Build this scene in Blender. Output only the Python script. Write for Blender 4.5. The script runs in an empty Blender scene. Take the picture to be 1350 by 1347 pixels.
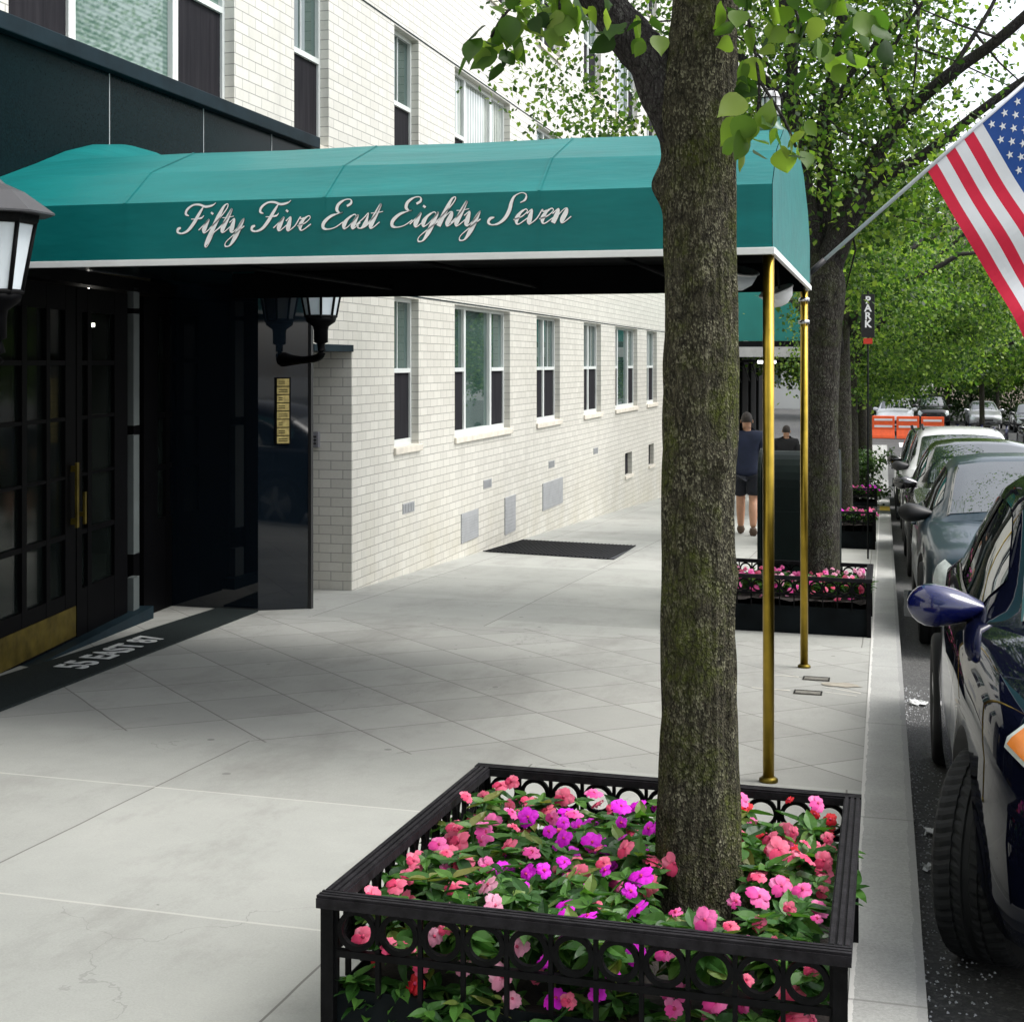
import bpy, bmesh, math, random
import numpy as np
from mathutils import Vector, Matrix, noise, Euler
R = math.radians
rng = random.Random(7)
scene = bpy.context.scene
COL = scene.collection
SLOPE, CROSS = .04484, .01

def zg(x, y):
    """height of the pavement surface: the street runs downhill, then levels out"""
    return -SLOPE * min(y, 40.0) - CROSS * x

# ------------------------------------------------------------------ materials
class NT:
    def __init__(s, name):
        s.m = bpy.data.materials.new(name); s.m.use_nodes = True
        s.t = s.m.node_tree; s.n = s.t.nodes; s.b = s.n['Principled BSDF']; s.out = s.n['Material Output']
    def new(s, typ, **kw):
        nd = s.n.new(typ)
        for k, v in kw.items():
            if k in nd.inputs.keys() if hasattr(nd.inputs, 'keys') else False: nd.inputs[k].default_value = v
            else: setattr(nd, k, v)
        return nd
    def link(s, a, b): s.t.links.new(a, b)
    def coord(s, kind='Object'):
        return s.n.new('ShaderNodeTexCoord').outputs[kind]
    def mapping(s, vec, scale=(1, 1, 1), loc=(0, 0, 0)):
        mp = s.n.new('ShaderNodeMapping'); mp.inputs['Scale'].default_value = scale; mp.inputs['Location'].default_value = loc
        s.link(vec, mp.inputs['Vector']); return mp.outputs[0]
    def noise(s, vec, scale, detail=4, rough=.55):
        n = s.n.new('ShaderNodeTexNoise'); n.inputs['Scale'].default_value = scale
        n.inputs['Detail'].default_value = detail; n.inputs['Roughness'].default_value = rough
        s.link(vec, n.inputs['Vector']); return n.outputs['Fac']
    def math(s, op, a, b=None, clamp=False):
        n = s.n.new('ShaderNodeMath'); n.operation = op; n.use_clamp = clamp
        for i, v in enumerate((a, b)):
            if v is None: continue
            if isinstance(v, (int, float)): n.inputs[i].default_value = v
            else: s.link(v, n.inputs[i])
        return n.outputs[0]
    def ramp(s, fac, stops):
        n = s.n.new('ShaderNodeValToRGB'); cr = n.color_ramp
        while len(cr.elements) < len(stops): cr.elements.new(.5)
        for e, (p, c) in zip(cr.elements, stops):
            e.position = p; e.color = (*c, 1) if len(c) == 3 else c
        s.link(fac, n.inputs[0]); return n.outputs[0]
    def mix(s, fac, a, b, blend='MIX'):
        n = s.n.new('ShaderNodeMix'); n.data_type = 'RGBA'; n.blend_type = blend
        for sock, v in ((n.inputs[0], fac), (n.inputs[6], a), (n.inputs[7], b)):
            if isinstance(v, (int, float)): sock.default_value = v
            elif isinstance(v, tuple): sock.default_value = (*v, 1)
            else: s.link(v, sock)
        return n.outputs[2]
    def bump(s, h, strength=.5, dist=.01):
        n = s.n.new('ShaderNodeBump'); n.inputs['Strength'].default_value = strength; n.inputs['Distance'].default_value = dist
        s.link(h, n.inputs['Height']); s.link(n.outputs[0], s.b.inputs['Normal'])
    def sep(s, vec):
        n = s.n.new('ShaderNodeSeparateXYZ'); s.link(vec, n.inputs[0]); return n.outputs
    def set(s, **kw):
        for k, v in kw.items():
            sock = s.b.inputs[k.replace('_', ' ')]
            if isinstance(v, tuple) and len(v) == 3: v = (*v, 1)
            sock.default_value = v
        return s

def simple(name, col, rough=.6, metal=0., var=.12, scale=6., bump=0., bscale=60., coat=0., spec=.5, rvar=0.):
    t = NT(name); c = t.coord()
    f = t.noise(c, scale)
    lo = tuple(x * (1 - var) for x in col); hi = tuple(min(1, x * (1 + var)) for x in col)
    t.link(t.ramp(f, [(.3, lo), (.7, hi)]), t.b.inputs['Base Color'])
    t.set(Roughness=rough, Metallic=metal); t.b.inputs['Specular IOR Level'].default_value = spec
    if rvar:
        g = t.noise(c, scale * 2.3)
        t.link(t.math('MULTIPLY_ADD', g, rvar * 2, ), t.b.inputs['Roughness']) if False else None
        m = t.n.new('ShaderNodeMapRange'); m.inputs[3].default_value = max(0, rough - rvar); m.inputs[4].default_value = rough + rvar
        t.link(g, m.inputs[0]); t.link(m.outputs[0], t.b.inputs['Roughness'])
    if coat: t.set(Coat_Weight=coat, Coat_Roughness=.03)
    if bump:
        t.bump(t.noise(c, bscale, 5), bump, .004)
    return t.m

M = {}
def line_mask(t, val, period, offset, width):
    u = t.math('DIVIDE', t.math('SUBTRACT', val, offset), period)
    fr = t.math('FRACT', t.math('ADD', u, .5))
    d = t.math('ABSOLUTE', t.math('SUBTRACT', fr, .5))
    return t.math('LESS_THAN', d, width / period / 2)

def see_through(m, f):
    nt_ = m.node_tree; tr = nt_.nodes.new('ShaderNodeBsdfTransparent'); tr.inputs[0].default_value = (.75, .8, .75, 1); mx = nt_.nodes.new('ShaderNodeMixShader'); mx.inputs[0].default_value = f
    out = nt_.nodes['Material Output']; nt_.links.new(nt_.nodes['Principled BSDF'].outputs[0], mx.inputs[1]); nt_.links.new(tr.outputs[0], mx.inputs[2]); nt_.links.new(mx.outputs[0], out.inputs['Surface'])
def mk_materials():
    # --- sidewalk
    t = NT('sidewalk_concrete'); c = t.coord(); x, y, z = t.sep(c)
    big = t.noise(c, .7, 5, .6); mid = t.noise(c, 5, 5, .65); fine = t.noise(c, 160, 3, .7)
    # wobble the scored lines a very little
    wob = t.math('MULTIPLY', t.math('SUBTRACT', t.noise(c, 2.2, 2), .5), .012)
    base = t.ramp(big, [(.3, (.235, .245, .22)), (.5, (.315, .325, .295)), (.7, (.37, .375, .34))])
    base = t.mix(.35, base, t.ramp(mid, [(.3, (.25, .26, .24)), (.7, (.39, .395, .37))]))
    base = t.mix(.25, base, t.ramp(fine, [(.3, (.17, .17, .16)), (.7, (.43, .43, .40))]))
    s2 = math.sqrt(2)
    u = t.math('ADD', t.math('DIVIDE', t.math('ADD', x, y), s2), wob); v = t.math('ADD', t.math('DIVIDE', t.math('SUBTRACT', y, x), s2), wob)
    inz = t.math('MULTIPLY', t.math('GREATER_THAN', y, 6.16), t.math('LESS_THAN', y, 10.2))
    diag = t.math('MAXIMUM', line_mask(t, u, .502, 3.39 / s2, .0085), line_mask(t, v, .502, 9.0 / s2, .0075))
    diag = t.math('MULTIPLY', diag, inz)
    yw = t.math('ADD', y, wob); xw = t.math('ADD', x, wob)
    trans = t.math('MULTIPLY', line_mask(t, yw, 1.32, 3.95, .012), t.math('LESS_THAN', y, 5.6))
    trans2 = t.math('MULTIPLY', line_mask(t, yw, 1.6, 10.0, .008), t.math('GREATER_THAN', y, 9.8))
    lon = t.math('MULTIPLY', line_mask(t, xw, 1.35, -2.85, .008), t.math('SUBTRACT', 1., inz))
    dark = t.math('MAXIMUM', t.math('MAXIMUM', diag, lon), trans2)
    # a paler replaced slab and slightly warmer slabs under the canopy
    slab = t.math('MULTIPLY', t.math('MULTIPLY', t.math('GREATER_THAN', y, 14.8), t.math('LESS_THAN', y, 18)), t.math('GREATER_THAN', x, -2.9))
    base = t.mix(t.math('MULTIPLY', slab, .45), base, (.46, .46, .43))
    base = t.mix(t.math('MULTIPLY', inz, .22), base, (.29, .275, .26))
    def cell(a, p, o): return t.math('FLOOR', t.math('ADD', t.math('DIVIDE', t.math('SUBTRACT', a, o), p), 0.))
    def tone(a, b):
        cx_ = t.n.new('ShaderNodeCombineXYZ'); t.link(a, cx_.inputs[0]); t.link(b, cx_.inputs[1])
        wn = t.n.new('ShaderNodeTexWhiteNoise'); wn.noise_dimensions = '2D'; t.link(cx_.outputs[0], wn.inputs['Vector']); return wn.outputs['Value']
    t1 = tone(cell(u, .502, 3.39 / s2), cell(v, .502, 9. / s2)); t2 = tone(cell(xw, 1.35, -2.85), cell(yw, 1.32, 3.95))
    tv = t.n.new('ShaderNodeMix'); t.link(inz, tv.inputs[0]); t.link(t2, tv.inputs[2]); t.link(t1, tv.inputs[3])
    base = t.mix(.3, base, t.ramp(tv.outputs[0], [(0, (.22, .225, .21)), (1, (.40, .405, .38))]))
    # hairline cracks
    vc = t.n.new('ShaderNodeTexVoronoi'); vc.feature = 'DISTANCE_TO_EDGE'; vc.inputs['Scale'].default_value = .55
    wv = t.n.new('ShaderNodeVectorMath'); wv.operation = 'ADD'; nz = t.n.new('ShaderNodeTexNoise'); nz.inputs['Scale'].default_value = 2.5; nz.inputs['Detail'].default_value = 6; t.link(c, nz.inputs['Vector'])
    t.link(c, wv.inputs[0]); t.link(nz.outputs['Color'], wv.inputs[1]); t.link(wv.outputs[0], vc.inputs['Vector'])
    crk = t.math('MULTIPLY', t.math('LESS_THAN', vc.outputs['Distance'], .0022), t.math('GREATER_THAN', t.noise(c, .9, 2), .52))
    base = t.mix(t.math('MULTIPLY', crk, .3), base, (.13, .13, .12))
    # gum spots and stains
    vo = t.n.new('ShaderNodeTexVoronoi'); vo.inputs['Scale'].default_value = 3.4; vo.inputs['Randomness'].default_value = 1
    t.link(c, vo.inputs['Vector'])
    spot = t.math('MULTIPLY', t.math('LESS_THAN', t.math('ADD', vo.outputs['Distance'], t.math('MULTIPLY', t.noise(c, 30, 2), .05)), .085), t.math('GREATER_THAN', t.sep(vo.outputs['Color'])[0], .5))
    base = t.mix(t.math('MULTIPLY', spot, .7), base, (.12, .12, .115))
    st = t.ramp(t.noise(t.mapping(c, (1, .45, 1)), 1.9, 7, .75), [(.49, (0, 0, 0)), (.72, (1, 1, 1))])
    base = t.mix(t.math('MULTIPLY', st, .6), base, (.18, .175, .16))
    base = t.mix(t.math('MULTIPLY', dark, .88), base, (.12, .115, .105))
    base = t.mix(t.math('MULTIPLY', trans, .6), base, (.50, .49, .45))
    t.link(base, t.b.inputs['Base Color']); t.set(Roughness=.82)
    h = t.math('SUBTRACT', t.math('MULTIPLY', fine, .25), t.math('MULTIPLY', dark, 1.0))
    t.bump(h, .35, .004); M['walk'] = t.m
    # --- kerb
    t = NT('kerb_stone'); c = t.coord(); x, y, z = t.sep(c)
    base = t.ramp(t.noise(c, 3, 6, .7), [(.3, (.26, .265, .25)), (.7, (.37, .375, .355))])
    base = t.mix(.3, base, t.ramp(t.noise(c, 90, 4, .7), [(.35, (.19, .19, .18)), (.65, (.44, .44, .42))]))
    j = line_mask(t, t.math('ADD', y, t.math('MULTIPLY', t.noise(c, 3, 2), .02)), 1.85, 3.9, .012)
    inner = t.math('ADD', x, t.math('MULTIPLY', t.math('SUBTRACT', t.noise(c, 9, 4, .7), .5), .03))
    edge = t.math('LESS_THAN', inner, -.078)
    base = t.mix(t.math('MULTIPLY', edge, .7), base, (.58, .57, .54))
    lip = t.math('GREATER_THAN', inner, .083)
    base = t.mix(t.math('MULTIPLY', lip, .5), base, (.2, .2, .2))
    base = t.mix(t.math('MULTIPLY', j, .6), base, (.14, .14, .13))
    t.link(base, t.b.inputs['Base Color']); t.set(Roughness=.8)
    t.bump(t.math('SUBTRACT', t.noise(c, 120, 4, .7), j), .4, .004); M['kerb'] = t.m
    # --- asphalt
    t = NT('asphalt'); c = t.coord()
    n1 = t.noise(c, 140, 3, .7); n2 = t.noise(c, 1.3, 5, .6)
    vo = t.n.new('ShaderNodeTexVoronoi'); vo.inputs['Scale'].default_value = 70; t.link(c, vo.inputs['Vector'])
    stone = t.ramp(t.sep(vo.outputs['Color'])[0], [(.3, (.03, .03, .03)), (.8, (.09, .09, .088)), (.97, (.22, .22, .21))])
    base = t.mix(.5, stone, t.ramp(n1, [(.35, (.03, .03, .031)), (.7, (.09, .09, .088))]))
    base = t.mix(.45, base, t.ramp(n2, [(.3, (.035, .036, .036)), (.7, (.085, .084, .08))]))
    t.link(base, t.b.inputs['Base Color']); t.set(Roughness=.85)
    t.bump(t.math('ADD', n1, vo.outputs['Distance']), .7, .006); M['road'] = t.m
    # --- brick (uv in metres)
    t = NT('white_glazed_brick'); uv = t.coord('UV'); c = t.coord()
    bt = t.n.new('ShaderNodeTexBrick'); t.link(uv, bt.inputs['Vector'])
    for k, v in dict(Scale=1., Brick_Width=.224, Row_Height=.081).items(): bt.inputs[k.replace('_', ' ')].default_value = v
    bt.inputs['Mortar Size'].default_value = .0036; bt.inputs['Mortar Smooth'].default_value = .15; bt.inputs['Bias'].default_value = .1
    bt.inputs['Color1'].default_value = (.645, .63, .57, 1); bt.inputs['Color2'].default_value = (.56, .545, .49, 1)
    bt.inputs['Mortar'].default_value = (.22, .215, .195, 1)
    x, y, z = t.sep(c)
    low = t.n.new('ShaderNodeMapRange'); low.inputs[1].default_value = 1.1; low.inputs[2].default_value = -.9
    t.link(t.math('ADD', z, t.math('MULTIPLY', y, .03)), low.inputs[0])
    dn = t.noise(t.mapping(c, (1, 1, .6)), 1.8, 6, .65)
    dirt = t.math('MULTIPLY', low.outputs[0], t.ramp(dn, [(.35, (0, 0, 0)), (.7, (1, 1, 1))]), clamp=True)
    col = t.mix(t.math('MULTIPLY', dirt, .9), bt.outputs['Color'], (.36, .32, .2), 'MIX')
    streak = t.ramp(t.noise(t.mapping(c, (3, 3, .25)), 1.5, 5, .6), [(.5, (0, 0, 0)), (.75, (1, 1, 1))])
    col = t.mix(t.math('MULTIPLY', streak, .38), col, (.38, .37, .33))
    col = t.mix(.12, col, t.ramp(t.noise(c, 40, 4, .7), [(.3, (.4, .4, .37)), (.7, (.8, .8, .77))]))
    t.link(col, t.b.inputs['Base Color']); t.set(Roughness=.42)
    t.bump(t.math('SUBTRACT', t.math('MULTIPLY', t.noise(uv, 9, 3), .25), bt.outputs['Fac']), .55, .006); M['brick'] = t.m
    # --- bark
    def bark(name, base_cols, moss, lichen, sc=1.):
        t = NT(name); c = t.coord()
        cs = t.mapping(c, (1, 1, .32))
        vo = t.n.new('ShaderNodeTexVoronoi'); vo.feature = 'DISTANCE_TO_EDGE'; vo.inputs['Scale'].default_value = 55 * sc
        warp = t.n.new('ShaderNodeVectorMath'); warp.operation = 'ADD'
        nz = t.n.new('ShaderNodeTexNoise'); nz.inputs['Scale'].default_value = 18 * sc; t.link(cs, nz.inputs['Vector'])
        sc_ = t.n.new('ShaderNodeVectorMath'); sc_.operation = 'SCALE'; sc_.inputs[3].default_value = .05; t.link(nz.outputs['Color'], sc_.inputs[0])
        t.link(cs, warp.inputs[0]); t.link(sc_.outputs[0], warp.inputs[1]); t.link(warp.outputs[0], vo.inputs['Vector'])
        crack = t.ramp(vo.outputs['Distance'], [(.0, (.25, .25, .25)), (.10, (1, 1, 1))])
        f = t.noise(t.mapping(c, (1, 1, .2)), 130 * sc, 7, .8)
        col = t.ramp(f, [(.36, base_cols[0]), (.5, base_cols[1]), (.68, base_cols[2])])
        v2 = t.n.new('ShaderNodeTexVoronoi'); v2.inputs['Scale'].default_value = 250 * sc; t.link(t.mapping(c, (1, 1, .62)), v2.inputs['Vector'])
        lic = t.math('MULTIPLY', t.math('GREATER_THAN', t.sep(v2.outputs['Color'])[0], .70), t.ramp(t.noise(c, 13, 5, .75), [(.42, (.06, .06, .06)), (.58, (1, 1, 1))]))
        col = t.mix(t.math('MULTIPLY', lic, .7), col, lichen)
        mo = t.math('MULTIPLY', t.ramp(t.noise(c, 5.5, 6, .7), [(.47, (0, 0, 0)), (.62, (1, 1, 1))]), t.ramp(t.noise(c, 70, 4, .7), [(.35, (.2, .2, .2)), (.6, (1, 1, 1))]))
        col = t.mix(t.math('MULTIPLY', mo, .85), col, moss)
        col = t.mix(.8, col, crack, 'MULTIPLY')
        t.link(col, t.b.inputs['Base Color']); t.set(Roughness=.95); t.b.inputs['Specular IOR Level'].default_value = .2
        t.bump(t.math('ADD', t.math('MULTIPLY', crack, .5), t.math('ADD', f, v2.outputs['Distance'])), .9, .008); return t.m
    M['bark'] = bark('mossy_bark', ((.016, .014, .010), (.050, .046, .030), (.12, .108, .07)), (.085, .105, .014), (.27, .26, .175))
    M['bark_dark'] = bark('dark_bark', ((.016, .014, .012), (.04, .036, .03), (.075, .068, .056)), (.05, .06, .02), (.15, .15, .12), .6)
    M['bark_limb'] = bark('limb_bark', ((.02, .017, .017), (.042, .037, .037), (.075, .068, .068)), (.045, .045, .03), (.12, .12, .11), .9)
    # --- leaves
    def leaf(name, stops, trans=.35, rough=.45, tint=(1.5, 1.7, .7)):
        t = NT(name)
        g = t.n.new('ShaderNodeNewGeometry')
        col = t.ramp(g.outputs['Random Per Island'], stops)
        t.link(col, t.b.inputs['Base Color']); t.set(Roughness=rough); t.b.inputs['Specular IOR Level'].default_value = .35
        tr = t.n.new('ShaderNodeBsdfTranslucent')
        br = t.mix(1., col, tint, 'MULTIPLY'); t.link(br, tr.inputs['Color'])
        mx = t.n.new('ShaderNodeMixShader'); mx.inputs[0].default_value = trans
        t.link(t.b.outputs[0], mx.inputs[1]); t.link(tr.outputs[0], mx.inputs[2]); t.link(mx.outputs[0], t.out.inputs['Surface'])
        return t.m
    M['leaf'] = leaf('street_tree_leaf', [(0, (.016, .042, .010)), (.4, (.055, .12, .02)), (.75, (.13, .215, .032)), (1, (.23, .30, .065))], .5)
    M['leaf_far'] = leaf('far_tree_leaf', [(0, (.012, .036, .010)), (.4, (.055, .12, .022)), (.75, (.135, .22, .04)), (1, (.24, .32, .08))], .48)
    M['leaf_shrub'] = leaf('shrub_leaf', [(0, (.02, .05, .015)), (.6, (.05, .1, .03)), (1, (.12, .2, .08))], .3)
    M['leaf_flower'] = leaf('impatiens_leaf', [(0, (.018, .06, .015)), (.5, (.045, .13, .025)), (.85, (.09, .21, .04)), (1, (.16, .17, .04))], .3, .4)
    def petal(name, lo, hi):
        return leaf(name, [(0, lo), (1, hi)], .3, .6, (1.2, 1.1, 1.2))
    M['p_coral'] = petal('coral_petal', (.70, .05, .15), (.92, .26, .38))
    M['p_mag'] = petal('magenta_petal', (.72, .004, .66), (.90, .05, .86))
    M['p_red'] = petal('red_petal', (.66, .01, .03), (.88, .06, .07))
    M['p_pale'] = petal('pale_pink_petal', (.72, .28, .42), (.80, .42, .55))
    M['p_pink'] = petal('pink_petal', (.74, .05, .32), (.92, .26, .54))
    M['p_eye'] = simple('flower_eye', (.45, .03, .1), .7)
    # --- others
    t = NT('teal_canvas'); c = t.coord()
    base = t.ramp(t.noise(t.mapping(c, (.6, 2.5, 2.5)), 2.2, 5, .6), [(.3, (.001, .125, .125)), (.7, (.002, .17, .168))])
    base = t.mix(t.ramp(t.noise(t.mapping(c, (14, 3, .8)), 1.2, 5, .7), [(.55, (0, 0, 0)), (.8, (.3, .3, .3))]), base, (.012, .16, .15))
    t.link(base, t.b.inputs['Base Color']); t.set(Roughness=.42); t.b.inputs['Specular IOR Level'].default_value = .3
    t.bump(t.math('ADD', t.noise(t.mapping(c, (.8, 3, 3)), 3, 3), t.math('MULTIPLY', t.noise(c, 500, 2), .04)), .3, .02); M['teal'] = t.m
    M['teal_far'] = simple('green_painted_plywood', (.012, .2, .175), .6, var=.15, scale=1.5)
    M['white_trim'] = simple('white_vinyl', (.78, .79, .78), .45, var=.05)
    M['letter'] = simple('white_lettering', (.9, .9, .9), .5, var=.03)
    M['letter_edge'] = simple('black_lettering_edge', (.012, .014, .014), .5)
    M['letter_mat'] = simple('worn_white_lettering', (.55, .56, .55), .8, var=.25, scale=30)
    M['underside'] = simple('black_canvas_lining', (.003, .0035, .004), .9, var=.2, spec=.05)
    M['brass'] = simple('aged_brass', (.36, .25, .035), .33, 1., var=.25, scale=9, rvar=.1)
    M['brass_dull'] = simple('dull_brass', (.14, .105, .02), .5, 1., var=.5, scale=7, rvar=.1)
    M['plate'] = simple('worn_brass_plate', (.38, .31, .12), .5, .6, var=.3, scale=30); M['chrome'] = simple('bright_steel', (.6, .61, .62), .25, 1.)
    M['granite'] = simple('black_polished_granite', (.003, .009, .011), .22, var=.4, scale=90, spec=.04)
    M['granite_panel'] = simple('black_polished_panel', (.004, .007, .011), .03, var=.3, scale=90, spec=.6)
    M['cornice'] = simple('dark_slate_cornice', (.008, .017, .023), .55, spec=.08, var=.3, scale=4)
    M['door'] = simple('black_bronze_door', (.002, .002, .0025), .5, var=.2, spec=.04)
    M['door_glass'] = simple('dim_door_glass', (.012, .016, .015), .05, var=.4, scale=3, spec=.35)
    see_through(M['door_glass'], .6); M['jamb'] = simple('grey_metal_jamb', (.09, .105, .105), .5, .1)
    M['lobby'] = simple('dim_lobby_wall', (.10, .09, .05), .7)
    M['lobby_dark'] = simple('dark_vestibule', (.005, .005, .006), .8, spec=.1)
    M['mat'] = simple('rubber_mat', (.009, .014, .014), .8, spec=.2, var=.3, scale=40, bump=.3, bscale=300)
    M['alu'] = simple('painted_aluminium_frame', (.60, .63, .62), .4, .0, var=.06)
    t = NT('window_glass'); c = t.coord()
    t.link(t.ramp(t.noise(c, 1.3, 3), [(.35, (.02, .045, .04)), (.65, (.06, .10, .09))]), t.b.inputs['Base Color'])
    t.set(Roughness=.02); t.b.inputs['Specular IOR Level'].default_value = 1.0; M['glass'] = t.m
    t = NT('window_glass_blind'); c = t.coord(); x, y, z = t.sep(c)
    st = t.math('SINE', t.math('MULTIPLY', z, 190))
    t.link(t.ramp(t.math('ADD', t.math('MULTIPLY', st, .25), t.noise(c, 1.2, 2)), [(.2, (.06, .115, .095)), (.8, (.15, .22, .19))]), t.b.inputs['Base Color'])
    t.set(Roughness=.03); t.b.inputs['Specular IOR Level'].default_value = .9; M['glass_blind'] = t.m
    t = NT('window_glass_curtain'); c = t.coord(); x, y, z = t.sep(c)
    st = t.math('SINE', t.math('MULTIPLY', y, 60))
    t.link(t.ramp(t.math('ADD', t.math('MULTIPLY', st, .35), t.noise(c, 2.2, 3)), [(.2, (.18, .22, .2)), (.8, (.5, .54, .5))]), t.b.inputs['Base Color'])
    t.set(Roughness=.03); t.b.inputs['Specular IOR Level'].default_value = .9; M['glass_curtain'] = t.m
    t = NT('dark_insect_screen'); c = t.coord(); x, y, z = t.sep(c)
    t.link(t.ramp(t.noise(t.mapping(c, (1, 6, .3)), 5, 3), [(.3, (.011, .011, .014)), (.7, (.022, .021, .025))]), t.b.inputs['Base Color']); t.set(Roughness=.8); t.b.inputs['Specular IOR Level'].default_value = .08; M['screen'] = t.m
    M['sill'] = simple('pale_stone_sill', (.62, .58, .5), .7, var=.12, scale=8)
    M['vent'] = simple('grey_metal_vent', (.36, .37, .38), .5, .2, var=.1)
    M['grate'] = simple('steel_grate', (.035, .037, .045), .6, .3)
    M['iron'] = simple('black_painted_iron', (.0035, .0035, .004), .55, spec=.09, var=.5, scale=25, bump=.25, bscale=70, rvar=.15)
    M['iron_rail'] = simple('worn_iron_rail', (.013, .012, .014), .6, spec=.12, var=.5, scale=30, bump=.35, bscale=90)
    M['iron_sheet'] = simple('black_sheet_iron', (.004, .006, .007), .6, spec=.08, var=.5, scale=5, bump=.15, bscale=30)
    M['soil'] = simple('dark_potting_soil', (.014, .010, .008), .95, var=.5, scale=40, bump=1., bscale=90)
    M['lamp_glass'] = simple('frosted_lamp_glass', (.62, .68, .72), .35, var=.06)
    M['jar_glass'] = simple('clear_ribbed_glass', (.6, .6, .6), .08, var=.2, scale=30, spec=.8)
    M['lamp_roof'] = simple('grey_lantern_roof', (.05, .05, .055), .45, .2)
    M['green_metal'] = simple('green_enamel', (.01, .09, .055), .4)
    M['tyre'] = simple('tyre_rubber', (.011, .012, .013), .75, var=.4, scale=12, bump=.3, bscale=150)
    M['rim'] = simple('alloy_rim', (.35, .36, .37), .35, .8)
    M['car_navy'] = simple('navy_car_paint', (.003, .004, .012), .5, var=.05, coat=.7, spec=.0)
    M['car_blue'] = simple('deep_blue_mirror_paint', (.004, .007, .075), .2, var=.05, coat=1.)
    M['car_teal'] = simple('slate_teal_car_paint', (.010, .028, .042), .4, .0, var=.08, coat=.5, spec=.2)
    M['car_black'] = simple('black_car_paint', (.006, .006, .007), .2, var=.05, coat=1.)
    M['car_white'] = simple('white_car_paint', (.72, .73, .74), .3, var=.03, coat=.8)
    M['car_silver'] = simple('silver_car_paint', (.42, .43, .44), .3, .5, var=.04, coat=.8)
    M['car_glass'] = simple('car_glass', (.012, .02, .02), .015, var=.2, spec=.9)
    M['car_glass'].node_tree.nodes['Principled BSDF'].inputs['IOR'].default_value = 2.1; M['headlight'] = simple('headlight_lens', (.62, .68, .66), .12, var=.15, scale=25, spec=.8)
    M['amber'] = simple('amber_lens', (.75, .22, .03), .2, var=.1)
    M['black_plastic'] = simple('black_plastic', (.012, .012, .013), .5)
    M['mailbox'] = simple('dark_green_mailbox', (.006, .011, .010), .5, spec=.12, var=.15, scale=5)
    M['shirt'] = simple('navy_tee', (.012, .018, .042), .9, var=.25, scale=8)
    M['shorts'] = simple('dark_shorts', (.008, .010, .016), .9)
    M['skin'] = simple('skin', (.42, .22, .13), .55, var=.08, scale=14)
    M['hair'] = simple('dark_hair', (.02, .014, .01), .7, bump=.5, bscale=120)
    M['shoe'] = simple('brown_shoe', (.08, .05, .03), .7)
    M['dark_cloth'] = simple('black_clothing', (.008, .008, .009), .9)
    M['red'] = simple('flag_red', (.68, .012, .05), .75, var=.06); M['flagwhite'] = simple('flag_white', (.80, .80, .82), .75, var=.04)
    M['flagblue'] = simple('flag_blue', (.012, .07, .30), .75, var=.08)
    M['pole_white'] = simple('white_flagpole', (.55, .57, .6), .35, .2)
    M['orange'] = simple('orange_plastic', (.80, .10, .015), .55, var=.12, scale=4)
    M['paper'] = simple('crumpled_paper', (.75, .76, .75), .8)
    M['shed_dark'] = simple('dark_shed_steel', (.006, .007, .008), .7, spec=.1)
    M['shed_white'] = simple('galvanised_beam', (.5, .5, .5), .5)
    M['sign_black'] = simple('black_sign', (.01, .01, .011), .5); M['sign_red'] = simple('red_sign', (.6, .04, .02), .5)
    M['beige'] = simple('beige_render', (.55, .46, .36), .8, var=.08, scale=.3); M['pale_wall'] = simple('pale_facade', (.55, .55, .52), .7, var=.08, scale=.4)
    M['brownstone'] = simple('brown_facade', (.40, .33, .27), .8, var=.12, scale=.6)
    M['yellow'] = simple('yellow_kerb_paint', (.75, .52, .06), .7, var=.2, scale=12)
    M['ground'] = simple('city_ground', (.2, .2, .19), .9, scale=.1)
    M['cross_white'] = simple('crossing_paint', (.7, .7, .68), .7, var=.15, scale=4)
    M['hatch'] = simple('iron_hatch', (.2, .19, .165), .55, .5, var=.35, scale=30, bump=.5, bscale=120)
    M['rust'] = simple('rust_stain', (.30, .275, .225), .9, var=.2, scale=14)
    M['intercom'] = simple('grey_plastic_box', (.2, .2, .22), .5)
    def emit(name, col, s):
        t = NT(name); t.set(Emission_Color=col, Emission_Strength=s, Base_Color=col); M[name] = t.m
    emit('lobby_lamp', (1., .95, .85), 14.); emit('shed_lamp', (1., 1., 1.), 4.)
mk_materials()

# ------------------------------------------------------------------ mesh helpers
def origin(o):
    v = Vector((0, 0, 0))
    while o is not None: v += o.location; o = o.parent
    return v

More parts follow.
